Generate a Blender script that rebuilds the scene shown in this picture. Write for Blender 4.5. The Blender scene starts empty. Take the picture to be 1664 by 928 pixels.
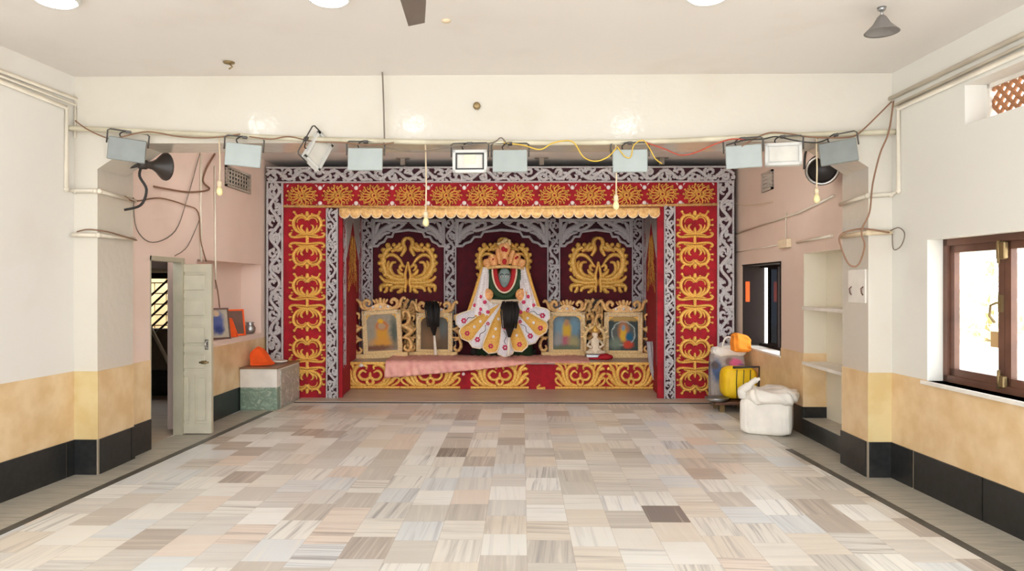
import bpy, math, random
from mathutils import Vector, Matrix
random.seed(7)
PI = math.pi
S = bpy.context.scene
COL = S.collection
# ------------------------------------------------------------------ camera model
F = 1150.0
H = 1.75
AL = math.radians(0.8)
CA, SA = math.cos(AL), math.sin(AL)

def ray(px, py):
    u = (px - 832.0) / F
    return (u * CA - SA, CA + u * SA, (464.0 - py) / F)

def atY(px, py, Y):
    d = ray(px, py); t = Y / d[1]
    return (d[0] * t, Y, H + d[2] * t)

def atX(px, py, X):
    d = ray(px, py); t = X / d[0]
    return (X, d[1] * t, H + d[2] * t)

def atZ(px, py, Z):
    d = ray(px, py); t = (Z - H) / d[2]
    return (d[0] * t, d[1] * t, Z)

# ------------------------------------------------------------------ materials
def lin(c):
    return tuple(((v / 12.92) if v <= 0.04045 else ((v + 0.055) / 1.055) ** 2.4) for v in c)

def rgb(r, g, b):
    return lin((r / 255.0, g / 255.0, b / 255.0)) + (1.0,)

class NT:
    def __init__(s, name):
        s.m = bpy.data.materials.new(name); s.m.use_nodes = True
        s.t = s.m.node_tree; s.n = s.t.nodes; s.l = s.t.links
        s.b = s.n['Principled BSDF']; s.out = s.n['Material Output']
    def node(s, typ, **kw):
        x = s.n.new(typ)
        for k, v in kw.items():
            if k.startswith('i_'):
                key = k[2:]
                x.inputs[int(key) if key.isdigit() else key].default_value = v
            else:
                setattr(x, k, v)
        return x
    def link(s, a, b): s.l.new(a, b)
    def math(s, op, a, b=None):
        x = s.n.new('ShaderNodeMath'); x.operation = op
        for i, v in enumerate((a, b)):
            if v is None: continue
            if isinstance(v, (int, float)): x.inputs[i].default_value = v
            else: s.link(v, x.inputs[i])
        return x.outputs[0]
    def mix(s, fac, a, b):
        x = s.n.new('ShaderNodeMix'); x.data_type = 'RGBA'
        for sock, v in ((x.inputs[0], fac), (x.inputs[6], a), (x.inputs[7], b)):
            if isinstance(v, (int, float)): sock.default_value = v
            elif isinstance(v, tuple): sock.default_value = v
            else: s.link(v, sock)
        return x.outputs[2]

def pmat(name, col, rough=0.6, metal=0.0, var=0.06, scale=6.0, bump=0.0, bscale=60.0, spec=0.5, col2=None, detail=4):
    """principled material with a procedural noise variation in colour and surface"""
    k = NT(name)
    tc = k.node('ShaderNodeTexCoord')
    nz = k.node('ShaderNodeTexNoise', i_Scale=scale, i_Detail=detail)
    k.link(tc.outputs['Object'], nz.inputs['Vector'])
    if col2 is None:
        col2 = tuple(c * (1 - 2 * var) for c in col[:3]) + (1,)
    mr = k.node('ShaderNodeMapRange', i_1=0.35, i_2=0.65)
    k.link(nz.outputs[0], mr.inputs[0])
    k.link(k.mix(mr.outputs[0], col, col2), k.b.inputs['Base Color'])
    k.b.inputs['Roughness'].default_value = rough
    k.b.inputs['Metallic'].default_value = metal
    k.b.inputs['Specular IOR Level'].default_value = spec
    if bump:
        n2 = k.node('ShaderNodeTexNoise', i_Scale=bscale, i_Detail=3)
        k.link(tc.outputs['Object'], n2.inputs['Vector'])
        bp = k.node('ShaderNodeBump', i_Strength=bump, i_Distance=0.01)
        k.link(n2.outputs[0], bp.inputs['Height'])
        k.link(bp.outputs[0], k.b.inputs['Normal'])
    return k.m

def emat(name, col, strength):
    k = NT(name)
    k.b.inputs['Base Color'].default_value = (0.9, 0.9, 0.9, 1)
    k.b.inputs['Emission Color'].default_value = col
    k.b.inputs['Emission Strength'].default_value = strength
    return k.m

def wall_mat(name, col, rough=0.55, bump=0.05, stain=rgb(170, 140, 105)):
    k = NT(name)
    tc = k.node('ShaderNodeTexCoord')
    n1 = k.node('ShaderNodeTexNoise', i_Scale=1.3, i_Detail=5)
    k.link(tc.outputs['Object'], n1.inputs['Vector'])
    mr = k.node('ShaderNodeMapRange', i_1=0.55, i_2=0.8, i_3=0.0, i_4=0.16)
    k.link(n1.outputs[0], mr.inputs[0])
    k.link(k.mix(mr.outputs[0], col, stain), k.b.inputs['Base Color'])
    k.b.inputs['Roughness'].default_value = rough
    n2 = k.node('ShaderNodeTexNoise', i_Scale=14, i_Detail=5)
    k.link(tc.outputs['Object'], n2.inputs['Vector'])
    bp = k.node('ShaderNodeBump', i_Strength=bump, i_Distance=0.02)
    k.link(n2.outputs[0], bp.inputs['Height'])
    k.link(bp.outputs[0], k.b.inputs['Normal'])
    return k.m

def floor_mat():
    k = NT('marble_patchwork')
    tc = k.node('ShaderNodeTexCoord')
    sep = k.node('ShaderNodeSeparateXYZ'); k.link(tc.outputs['Object'], sep.inputs[0])
    u = k.math('DIVIDE', k.math('ADD', sep.outputs[0], 20.03), 0.304)
    cu = k.math('FLOOR', u); fu = k.math('FRACT', u)
    w1 = k.node('ShaderNodeTexWhiteNoise', noise_dimensions='1D'); k.link(cu, w1.inputs['W'])
    v = k.math('ADD', k.math('DIVIDE', k.math('ADD', sep.outputs[1], 20.0), 0.395), w1.outputs[0])
    cv = k.math('FLOOR', v); fv = k.math('FRACT', v)
    cell = k.node('ShaderNodeCombineXYZ'); k.link(cu, cell.inputs[0]); k.link(cv, cell.inputs[1])
    w2 = k.node('ShaderNodeTexWhiteNoise', noise_dimensions='3D'); k.link(cell.outputs[0], w2.inputs['Vector'])
    sc = k.node('ShaderNodeSeparateColor'); k.link(w2.outputs['Color'], sc.inputs[0])
    ramp = k.node('ShaderNodeValToRGB'); cr = ramp.color_ramp; cr.interpolation = 'CONSTANT'
    cols = [(0.0, (230, 228, 222)), (0.16, (214, 211, 206)), (0.30, (226, 221, 212)), (0.44, (206, 201, 193)),
            (0.54, (237, 236, 232)), (0.66, (216, 219, 220)), (0.77, (220, 211, 198)), (0.84, (198, 191, 182)),
            (0.91, (224, 211, 199)), (0.95, (184, 173, 163)), (0.985, (134, 126, 120))]
    cr.elements[0].position = 0; cr.elements[0].color = rgb(*cols[0][1])
    cr.elements[1].position = cols[1][0]; cr.elements[1].color = rgb(*cols[1][1])
    for p, c in cols[2:]:
        e = cr.elements.new(p); e.color = rgb(*c)
    k.link(sc.outputs[0], ramp.inputs[0])
    # striations, turned by the tile's random orientation
    off = k.node('ShaderNodeVectorMath', operation='SCALE'); off.inputs[3].default_value = 37.0
    k.link(w2.outputs['Color'], off.inputs[0])
    p3 = k.node('ShaderNodeVectorMath', operation='ADD'); k.link(tc.outputs['Object'], p3.inputs[0]); k.link(off.outputs[0], p3.inputs[1])
    rot = k.node('ShaderNodeVectorRotate', rotation_type='Z_AXIS')
    k.link(p3.outputs[0], rot.inputs['Vector'])
    ori = k.math('ADD', k.math('MULTIPLY', k.math('ROUND', sc.outputs[1]), PI / 2), k.math('MULTIPLY', k.math('SUBTRACT', sc.outputs[2], 0.5), 0.16))
    k.link(ori, rot.inputs['Angle'])
    mp = k.node('ShaderNodeMapping'); mp.inputs['Scale'].default_value = (0.8, 24.0, 1.0)
    k.link(rot.outputs[0], mp.inputs['Vector'])
    nz = k.node('ShaderNodeTexNoise', i_Scale=1.0, i_Detail=6, i_Distortion=0.9); k.link(mp.outputs[0], nz.inputs['Vector'])
    mr = k.node('ShaderNodeMapRange', i_1=0.50, i_2=0.72); k.link(nz.outputs[0], mr.inputs[0])
    amount = k.math('MULTIPLY', mr.outputs[0], k.math('MULTIPLY', k.math('POWER', sc.outputs[2], 1.2), 1.0))
    vein = k.mix(sc.outputs[1], rgb(132, 116, 102), rgb(124, 126, 132))
    c1 = k.mix(k.math('MULTIPLY', amount, 0.8), ramp.outputs[0], vein)
    mr2 = k.node('ShaderNodeMapRange', i_1=0.30, i_2=0.45, i_3=0.45, i_4=0.0); k.link(nz.outputs[0], mr2.inputs[0])
    c2 = k.mix(mr2.outputs[0], c1, rgb(232, 226, 214))
    # soft soiling of the whole floor
    n3 = k.node('ShaderNodeTexNoise', i_Scale=0.9, i_Detail=6); k.link(tc.outputs['Object'], n3.inputs['Vector'])
    mr3 = k.node('ShaderNodeMapRange', i_1=0.5, i_2=0.75, i_3=0.0, i_4=0.28); k.link(n3.outputs[0], mr3.inputs[0])
    c3 = k.mix(mr3.outputs[0], c2, rgb(170, 150, 128))
    g1 = k.math('LESS_THAN', k.math('MINIMUM', fu, k.math('SUBTRACT', 1.0, fu)), 0.007)
    g2 = k.math('LESS_THAN', k.math('MINIMUM', fv, k.math('SUBTRACT', 1.0, fv)), 0.005)
    c4 = k.mix(k.math('MULTIPLY', k.math('MAXIMUM', g1, g2), 0.35), c3, rgb(150, 132, 114))
    k.link(c4, k.b.inputs['Base Color'])
    mr4 = k.node('ShaderNodeMapRange', i_3=0.22, i_4=0.42); k.link(n3.outputs[0], mr4.inputs[0])
    k.link(mr4.outputs[0], k.b.inputs['Roughness'])
    k.b.inputs['Specular IOR Level'].default_value = 0.4
    return k.m

def stripe_stone(name, base, vein, sx=3.0, sy=26.0):
    k = NT(name)
    tc = k.node('ShaderNodeTexCoord')
    mp = k.node('ShaderNodeMapping'); mp.inputs['Scale'].default_value = (sx, sy, 4.0)
    k.link(tc.outputs['Object'], mp.inputs['Vector'])
    nz = k.node('ShaderNodeTexNoise', i_Scale=1.0, i_Detail=5, i_Distortion=0.4); k.link(mp.outputs[0], nz.inputs['Vector'])
    mr = k.node('ShaderNodeMapRange', i_1=0.4, i_2=0.7); k.link(nz.outputs[0], mr.inputs[0])
    k.link(k.mix(mr.outputs[0], base, vein), k.b.inputs['Base Color'])
    k.b.inputs['Roughness'].default_value = 0.4
    return k.m

def marble_veined(name, base, mid, dark, scale=6):
    k = NT(name)
    tc = k.node('ShaderNodeTexCoord')
    nz = k.node('ShaderNodeTexNoise', i_Scale=scale, i_Detail=6, i_Distortion=1.2); k.link(tc.outputs['Object'], nz.inputs['Vector'])
    r = k.node('ShaderNodeValToRGB'); r.color_ramp.elements[0].position = 0.35; r.color_ramp.elements[0].color = base
    r.color_ramp.elements[1].position = 0.7; r.color_ramp.elements[1].color = dark
    e = r.color_ramp.elements.new(0.52); e.color = mid
    k.link(nz.outputs[0], r.inputs[0]); k.link(r.outputs[0], k.b.inputs['Base Color'])
    k.b.inputs['Roughness'].default_value = 0.35
    return k.m

def blob_mat(name, base, blobs, rough=0.8):
    """painted picture: soft elliptical patches in the plane's own x and z"""
    k = NT(name)
    tc = k.node('ShaderNodeTexCoord')
    nz = k.node('ShaderNodeTexNoise', i_Scale=14, i_Detail=4); k.link(tc.outputs['Object'], nz.inputs['Vector'])
    nm = k.node('ShaderNodeVectorMath', operation='SCALE'); nm.inputs[3].default_value = 0.07; k.link(nz.outputs['Color'], nm.inputs[0])
    pv = k.node('ShaderNodeVectorMath', operation='ADD'); k.link(tc.outputs['Object'], pv.inputs[0]); k.link(nm.outputs[0], pv.inputs[1])
    sub0 = k.node('ShaderNodeVectorMath', operation='SUBTRACT'); k.link(pv.outputs[0], sub0.inputs[0]); sub0.inputs[1].default_value = (0.035, 0.035, 0.035)
    cur = k.mix(nz.outputs[0], base, tuple(c * 0.65 for c in base[:3]) + (1,))
    for (cx, cz, rx, rz, soft, col) in blobs:
        a = k.node('ShaderNodeVectorMath', operation='SUBTRACT'); k.link(sub0.outputs[0], a.inputs[0]); a.inputs[1].default_value = (cx, 0, cz)
        b = k.node('ShaderNodeVectorMath', operation='MULTIPLY'); k.link(a.outputs[0], b.inputs[0]); b.inputs[1].default_value = (1 / rx, 0, 1 / rz)
        c = k.node('ShaderNodeVectorMath', operation='LENGTH'); k.link(b.outputs[0], c.inputs[0])
        mr = k.node('ShaderNodeMapRange', i_1=1.0 - soft, i_2=1.0 + soft, i_3=1.0, i_4=0.0); k.link(c.outputs['Value'], mr.inputs[0])
        cur = k.mix(mr.outputs[0], cur, col)
    k.link(cur, k.b.inputs['Base Color'])
    k.b.inputs['Roughness'].default_value = rough
    k.b.inputs['Specular IOR Level'].default_value = 0.15
    return k.m

def glass_mat(name, tint=(1, 1, 1, 1), gloss=0.08):
    k = NT(name)
    tr = k.node('ShaderNodeBsdfTransparent'); tr.inputs[0].default_value = tint
    gl = k.node('ShaderNodeBsdfGlossy'); gl.inputs['Roughness'].default_value = 0.02
    mx = k.node('ShaderNodeMixShader'); mx.inputs[0].default_value = gloss
    k.link(tr.outputs[0], mx.inputs[1]); k.link(gl.outputs[0], mx.inputs[2])
    k.link(mx.outputs[0], k.out.inputs[0])
    return k.m

M = dict(
    floor=floor_mat(),
    wall_l=wall_mat('cream_plaster', rgb(223, 219, 213)),
    wall_r=wall_mat('pale_grey_plaster', rgb(220, 217, 209)),
    beam=wall_mat('glossy_cream_enamel', rgb(206, 199, 186), rough=0.10, bump=0.16),
    ceil=wall_mat('ceiling_paint', rgb(222, 216, 210), rough=0.5, bump=0.02),
    pink=wall_mat('pink_plaster', rgb(226, 203, 190)),
    pinkr=wall_mat('dusty_pink_plaster', rgb(216, 194, 178)),
    niche=wall_mat('niche_paint', rgb(222, 214, 194)),
    backw=wall_mat('grey_plaster', rgb(120, 106, 98)),
    dado=pmat('ochre_tile', rgb(226, 199, 158), 0.4, var=0.1, scale=5, col2=rgb(212, 179, 132), detail=6),
    dado_p=pmat('ochre_tile_olive', rgb(208, 188, 140), 0.4, var=0.1, scale=5, col2=rgb(200, 174, 122)),
    black=pmat('black_granite', rgb(38, 38, 37), 0.3, var=0.2, scale=20, col2=rgb(26, 26, 26)),
    grout=pmat('grout', rgb(150, 136, 118), 0.8),
    border=stripe_stone('border_stone', rgb(180, 174, 160), rgb(152, 148, 138)),
    blackline=pmat('black_inlay', rgb(70, 68, 64), 0.4, col2=rgb(88, 84, 78)),
    step=stripe_stone('step_stone', rgb(190, 174, 156), rgb(164, 144, 126), 1.0, 14.0),
    conduit=pmat('painted_conduit', rgb(222, 212, 194), 0.45, var=0.08, scale=3),
    bamboo=pmat('painted_pipe', rgb(204, 196, 172), 0.5, scale=4, col2=rgb(180, 170, 146)),
    wblack=pmat('black_cable', rgb(42, 38, 36), 0.6), wbrown=pmat('brown_cable', rgb(134, 98, 74), 0.6),
    wgrey=pmat('grey_cable', rgb(120, 108, 96), 0.6), wred=pmat('red_cable', rgb(182, 74, 54), 0.6), wyel=pmat('yellow_cable', rgb(226, 186, 70), 0.6),
    wcream=pmat('cream_cable', rgb(220, 200, 168), 0.6),
    wood=pmat('brown_window_wood', rgb(112, 76, 60), 0.4, scale=3, col2=rgb(88, 58, 46)),
    dwood=pmat('dark_wood', rgb(40, 32, 30), 0.85, scale=3, spec=0.15),
    door=pmat('grey_green_door_paint', rgb(198, 190, 168), 0.45, var=0.05),
    doorframe=pmat('door_frame_paint', rgb(180, 172, 150), 0.5),
    chrome=pmat('chrome', rgb(200, 198, 194), 0.25, 1.0), steel=pmat('steel', rgb(170, 170, 170), 0.3, 0.9),
    brass=pmat('old_brass', rgb(150, 128, 90), 0.4, 0.7),
    silver=pmat('silver_papier', rgb(222, 218, 218), 0.5, 0.1, scale=130, col2=rgb(160, 152, 152), bump=0.8, bscale=160),
    gold=pmat('gold_paint', rgb(240, 194, 98), 0.40, 0.2, scale=40, col2=rgb(208, 150, 62), bump=0.5, bscale=90),
    goldb=pmat('beaded_gold', rgb(248, 224, 172), 0.4, 0.1, scale=70, col2=rgb(214, 172, 106), bump=1.0, bscale=110),
    goldp=pmat('pale_gold', rgb(232, 192, 126), 0.45, 0.1, scale=20, col2=rgb(200, 148, 86)),
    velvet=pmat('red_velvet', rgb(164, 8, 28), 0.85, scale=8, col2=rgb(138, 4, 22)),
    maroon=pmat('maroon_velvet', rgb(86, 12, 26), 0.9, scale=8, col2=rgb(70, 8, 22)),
    darkvoid=pmat('dark_backing', rgb(58, 22, 30), 0.9),
    stud=pmat('pearl', rgb(236, 226, 220), 0.25),
    pinkcloth=pmat('pink_satin', rgb(232, 172, 156), 0.5, scale=9, col2=rgb(220, 150, 140)),
    orange=pmat('orange_cloth', rgb(248, 92, 22), 0.8, scale=9), orange2=pmat('light_orange_cloth', rgb(252, 150, 40), 0.8, scale=9),
    hair=pmat('black_hair', rgb(34, 28, 24), 0.6, scale=40), ivory=pmat('ivory_handle', rgb(236, 228, 212), 0.4),
    flood=pmat('grey_blue_enamel', rgb(164, 171, 168), 0.4, var=0.04), flooddark=pmat('dark_grey_enamel', rgb(128, 132, 128), 0.4),
    bracket=pmat('bracket_metal', rgb(88, 84, 80), 0.5, 0.5), whitemet=pmat('white_enamel', rgb(208, 206, 200), 0.4),
    lens=pmat('frosted_lens', rgb(214, 209, 200), 0.2), led=pmat('led_chip', rgb(222, 221, 186), 0.4), blackrim=pmat('black_gasket', rgb(50, 46, 42), 0.5),
    speaker=pmat('black_speaker', rgb(60, 52, 48), 0.45, scale=5), fan=pmat('fan_blade', rgb(112, 100, 92), 0.4), grey=pmat('grey_shade', rgb(130, 124, 120), 0.5),
    bulb=pmat('bulb_glass', rgb(240, 224, 170), 0.15),
    sack=pmat('white_sack_cloth', rgb(238, 232, 222), 0.8, var=0.05, scale=6, bump=0.3, bscale=30),
    yellow=pmat('yellow_cloth', rgb(250, 208, 24), 0.6, scale=5, col2=rgb(238, 190, 14)),
    marbleg=marble_veined('green_marble', rgb(150, 168, 150), rgb(116, 136, 118), rgb(176, 184, 168), 9),
    marblew=marble_veined('grey_marble', rgb(206, 200, 188), rgb(150, 146, 136), rgb(196, 190, 180), 11),
    brownslab=pmat('brown_slab', rgb(140, 104, 76), 0.4, scale=4),
    white=pmat('white_paint', rgb(232, 226, 216), 0.5),
    jali=pmat('terracotta_jali', rgb(176, 122, 84), 0.7, scale=8), jaliw=pmat('grey_jali', rgb(176, 164, 150), 0.7),
    card=pmat('cardboard', rgb(196, 160, 110), 0.8),
    skin=pmat('blue_grey_stone', rgb(138, 158, 152), 0.45, scale=8), green=pmat('dark_green_cloth', rgb(38, 64, 34), 0.8, scale=12),
    garland=pmat('red_garland', rgb(176, 26, 30), 0.8, scale=30), cream=pmat('cream_garland', rgb(236, 218, 190), 0.7, scale=40),
    petal=pmat('silver_petal', rgb(234, 228, 230), 0.5, scale=60, col2=rgb(204, 198, 202), bump=0.5, bscale=120),
    petalg=pmat('gold_petal', rgb(228, 178, 84), 0.5, scale=50, col2=rgb(206, 150, 58), bump=0.4, bscale=120),
    magenta=pmat('magenta_sequin', rgb(206, 40, 90), 0.4), veil=pmat('sequin_veil', rgb(244, 240, 236), 0.5, scale=50, col2=rgb(222, 208, 210), bump=0.6, bscale=70),
    peach=pmat('peach_crown', rgb(236, 178, 112), 0.5, scale=30, col2=rgb(212, 140, 84), bump=0.6, bscale=60),
    redcloth=pmat('red_cloth', rgb(176, 12, 28), 0.7),
    foliage=pmat('glare_paled_leaf', rgb(226, 230, 208), 0.8, scale=5, col2=rgb(214, 222, 194)),  # leaf colour paled to imitate blown-out daylight
    ground=pmat('outside_ground', rgb(214, 206, 190), 0.9), block=pmat('block_wall', rgb(206, 184, 140), 0.8, scale=3, col2=rgb(184, 158, 116)),
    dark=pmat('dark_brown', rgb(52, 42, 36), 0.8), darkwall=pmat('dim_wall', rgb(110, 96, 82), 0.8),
    iron=pmat('iron_bar', rgb(70, 56, 46), 0.6), glass=glass_mat('window_glass'), dglass=glass_mat('grey_glass', (0.08, 0.085, 0.095, 1), 0.12),
    bluepic=blob_mat('blue_print', rgb(190, 178, 160), [(0.0, 0.02, 0.09, 0.16, 0.3, rgb(90, 100, 150)), (0.02, -0.08, 0.06, 0.06, 0.4, rgb(60, 70, 120)), (0, 0.14, 0.04, 0.04, 0.4, rgb(210, 180, 150))]),
)

# ------------------------------------------------------------------ mesh builder
class MB:
    def __init__(s):
        s.v = []; s.f = []; s.fm = []; s.sm = []
    def add(s, vs, fs, mi=0, smooth=False):
        o = len(s.v); s.v += [tuple(p) for p in vs]
        for f in fs:
            s.f.append(tuple(i + o for i in f)); s.fm.append(mi); s.sm.append(smooth)
        return s
    def hexa(s, p, mi=0):
        return s.add(p, [(0, 3, 2, 1), (4, 5, 6, 7), (0, 1, 5, 4), (1, 2, 6, 5), (2, 3, 7, 6), (3, 0, 4, 7)], mi)
    def box(s, x0, x1, y0, y1, z0, z1, mi=0, bev=0.0):
        if x0 > x1: x0, x1 = x1, x0
        if y0 > y1: y0, y1 = y1, y0
        if z0 > z1: z0, z1 = z1, z0
        if bev <= 0:
            return s.hexa([(x0, y0, z0), (x1, y0, z0), (x1, y1, z0), (x0, y1, z0), (x0, y0, z1), (x1, y0, z1), (x1, y1, z1), (x0, y1, z1)], mi)
        b = min(bev, (x1 - x0) * .45, (y1 - y0) * .45, (z1 - z0) * .45)
        c = ((x0 + x1) / 2, (y0 + y1) / 2, (z0 + z1) / 2); h = ((x1 - x0) / 2, (y1 - y0) / 2, (z1 - z0) / 2)
        vs = []; idx = {}
        for sx in (-1, 1):
            for sy in (-1, 1):
                for sz in (-1, 1):
                    for a in range(3):
                        q = [c[i] + (sx, sy, sz)[i] * (h[i] - (0 if i == a else b)) for i in range(3)]
                        idx[(sx, sy, sz, a)] = len(vs); vs.append(q)
        fs = []
        for a in range(3):
            for sg in (-1, 1):
                o = [i for i in range(3) if i != a]
                def key(u, w):
                    k = [0, 0, 0]; k[a] = sg; k[o[0]] = u; k[o[1]] = w
                    return idx[tuple(k) + (a,)]
                fs.append((key(-1, -1), key(1, -1), key(1, 1), key(-1, 1)))
        for a in range(3):
            o = [i for i in range(3) if i != a]
            for u in (-1, 1):
                for w in (-1, 1):
                    def key(t, ax):
                        k = [0, 0, 0]; k[a] = t; k[o[0]] = u; k[o[1]] = w
                        return idx[tuple(k) + (ax,)]
                    fs.append((key(-1, o[0]), key(1, o[0]), key(1, o[1]), key(-1, o[1])))
        for sx in (-1, 1):
            for sy in (-1, 1):
                for sz in (-1, 1):
                    fs.append(tuple(idx[(sx, sy, sz, a)] for a in range(3)))
        return s.add(vs, fs, mi)
    def tube(s, pts, r, mi=0, n=7, closed=False):
        pts = [Vector(p) for p in pts]; N = len(pts)
        rs = r if isinstance(r, (list, tuple)) else [r] * N
        vs = []; up = None
        for i, p in enumerate(pts):
            if closed: d = pts[(i + 1) % N] - pts[i - 1]
            else: d = pts[min(i + 1, N - 1)] - pts[max(i - 1, 0)]
            if d.length < 1e-9: d = Vector((0, 0, 1))
            d.normalize()
            if up is None: up = Vector((0, 0, 1)) if abs(d.z) < .9 else Vector((1, 0, 0))
            a = up - d * up.dot(d)
            if a.length < 1e-4: a = Vector((1, 0, 0)) - d * d.x
            a.normalize(); up = a; b = d.cross(a)
            for j in range(n):
                t = 2 * PI * j / n
                vs.append(p + (a * math.cos(t) + b * math.sin(t)) * rs[i])
        fs = []
        for i in range(N if closed else N - 1):
            i2 = (i + 1) % N
            for j in range(n):
                fs.append((i * n + j, i * n + (j + 1) % n, i2 * n + (j + 1) % n, i2 * n + j))
        s.add(vs, fs, mi, True)
        if not closed:
            s.add([], [], mi)
            o = len(s.v) - N * n
            s.f.append(tuple(o + j for j in reversed(range(n)))); s.fm.append(mi); s.sm.append(False)
            s.f.append(tuple(o + (N - 1) * n + j for j in range(n))); s.fm.append(mi); s.sm.append(False)
        return s
    def lathe(s, prof, org=(0, 0, 0), axis=(0, 0, 1), n=20, mi=0, sx=1.0, sy=1.0, caps=True):
        d = Vector(axis).normalized()
        a = Vector((0, 0, 1)) if abs(d.z) < .9 else Vector((1, 0, 0))
        a = (a - d * a.dot(d)).normalized(); b = d.cross(a); o = Vector(org)
        vs = []
        for r, h in prof:
            for j in range(n):
                t = 2 * PI * j / n
                vs.append(o + d * h + a * (math.cos(t) * r * sx) + b * (math.sin(t) * r * sy))
        fs = []
        for i in range(len(prof) - 1):
            for j in range(n):
                fs.append((i * n + j, i * n + (j + 1) % n, (i + 1) * n + (j + 1) % n, (i + 1) * n + j))
        if caps:
            fs.append(tuple(reversed(range(n)))); fs.append(tuple((len(prof) - 1) * n + j for j in range(n)))
        return s.add(vs, fs, mi, True)
    def ell(s, c, r, mi=0, n=14, m=8, fn=None):
        vs = []
        for i in range(m + 1):
            th = PI * i / m
            for j in range(n):
                ph = 2 * PI * j / n
                p = Vector((math.sin(th) * math.cos(ph), math.sin(th) * math.sin(ph), math.cos(th)))
                if fn: p = fn(p)
                vs.append((c[0] + p.x * r[0], c[1] + p.y * r[1], c[2] + p.z * r[2]))
        fs = []
        for i in range(m):
            for j in range(n):
                fs.append((i * n + j, (i + 1) * n + j, (i + 1) * n + (j + 1) % n, i * n + (j + 1) % n))
        return s.add(vs, fs, mi, True)
    def prism(s, outline, y0, y1, mi=0):
        """outline in x,z; thickness along y"""
        n = len(outline)
        vs = [(x, y0, z) for x, z in outline] + [(x, y1, z) for x, z in outline]
        fs = [tuple(range(n)), tuple(reversed(range(n, 2 * n)))] + [(i, i + n, (i + 1) % n + n, (i + 1) % n) for i in range(n)]
        return s.add(vs, fs, mi)
    def grid(s, pf, nu, nv, mi=0, smooth=True):
        vs = [pf(i / nu, j / nv) for i in range(nu + 1) for j in range(nv + 1)]
        fs = [(i * (nv + 1) + j, (i + 1) * (nv + 1) + j, (i + 1) * (nv + 1) + j + 1, i * (nv + 1) + j + 1) for i in range(nu) for j in range(nv)]
        return s.add(vs, fs, mi, smooth)
    # relief strokes in the x,z plane standing out towards -y
    def stroke(s, pts, w, h, mi=0, y=0.0, mirror=False, sm=True, k=4, xf=None):
        if sm: pts = smooth(pts, k)
        n = len(pts)
        for mx in ((1, -1) if mirror else (1,)):
            vs = []; prof = ((-1, 0), (-.75, .72), (0, 1), (.75, .72), (1, 0))
            for i, p in enumerate(pts):
                a = pts[max(i - 1, 0)]; b = pts[min(i + 1, n - 1)]
                dx, dz = b[0] - a[0], b[1] - a[1]; L = math.hypot(dx, dz) or 1
                nx, nz = -dz / L, dx / L
                t = i / (n - 1)
                ww = w(t) if callable(w) else w
                hh = h * (0.35 + 0.65 * min(1, ww / (0.6 * (w(.5) if callable(w) else w) + 1e-9)))
                for u, q in prof:
                    X, Z = p[0] + nx * ww * u, p[1] + nz * ww * u
                    vs.append((mx * X, y - hh * q, Z))
            if xf: vs = [xf(*q) for q in vs]
            fs = []
            for i in range(n - 1):
                for j in range(4):
                    q = (i * 5 + j, i * 5 + j + 1, i * 5 + j + 6, i * 5 + j + 5)
                    fs.append(q if mx > 0 else tuple(reversed(q)))
            s.add(vs, fs, mi, True)
        return s
    def xform(s, mat):
        s.v = [tuple(mat @ Vector(p)) for p in s.v]; return s
    def build(s, name, mats, parent=None, world=True, shade=True):
        me = bpy.data.meshes.new(name)
        v = s.v
        if parent is not None and world:
            inv = wmat(parent).inverted()
            v = [tuple(inv @ Vector(p)) for p in v]
        me.from_pydata(v, [], s.f)
        if not isinstance(mats, (list, tuple)): mats = [mats]
        for m in mats: me.materials.append(m)
        me.polygons.foreach_set('material_index', s.fm)
        me.polygons.foreach_set('use_smooth', s.sm)
        me.update()
        o = bpy.data.objects.new(name, me); COL.objects.link(o)
        if parent is not None: o.parent = parent
        return o

def wmat(o):
    m = Matrix.LocRotScale(o.location, o.rotation_euler, o.scale)
    return wmat(o.parent) @ m if o.parent else m

def smooth(pts, k=4):
    n = len(pts)
    if n < 3: 
        return [tuple(pts[0][c] + (pts[-1][c] - pts[0][c]) * i / 4 for c in range(len(pts[0]))) for i in range(5)]
    out = []
    for i in range(n - 1):
        p0, p1, p2, p3 = pts[max(i - 1, 0)], pts[i], pts[i + 1], pts[min(i + 2, n - 1)]
        for j in range(k):
            t = j / k
            out.append(tuple(0.5 * (2 * p1[c] + (p2[c] - p0[c]) * t + (2 * p0[c] - 5 * p1[c] + 4 * p2[c] - p3[c]) * t * t + (3 * p1[c] - p0[c] - 3 * p2[c] + p3[c]) * t ** 3) for c in range(len(p1))))
    out.append(tuple(pts[-1])); return out

def spiral(cx, cz, r0, r1, a0, a1, n=14):
    return [(cx + (r0 + (r1 - r0) * i / n) * math.cos(a0 + (a1 - a0) * i / n), cz + (r0 + (r1 - r0) * i / n) * math.sin(a0 + (a1 - a0) * i / n)) for i in range(n + 1)]

def tap(w, e=0.35):
    return lambda t: w * (e + (1 - e) * math.sin(PI * min(1, max(0, t)) ** 0.8))
def grow(w0, w1):
    return lambda t: w0 + (w1 - w0) * t

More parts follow.
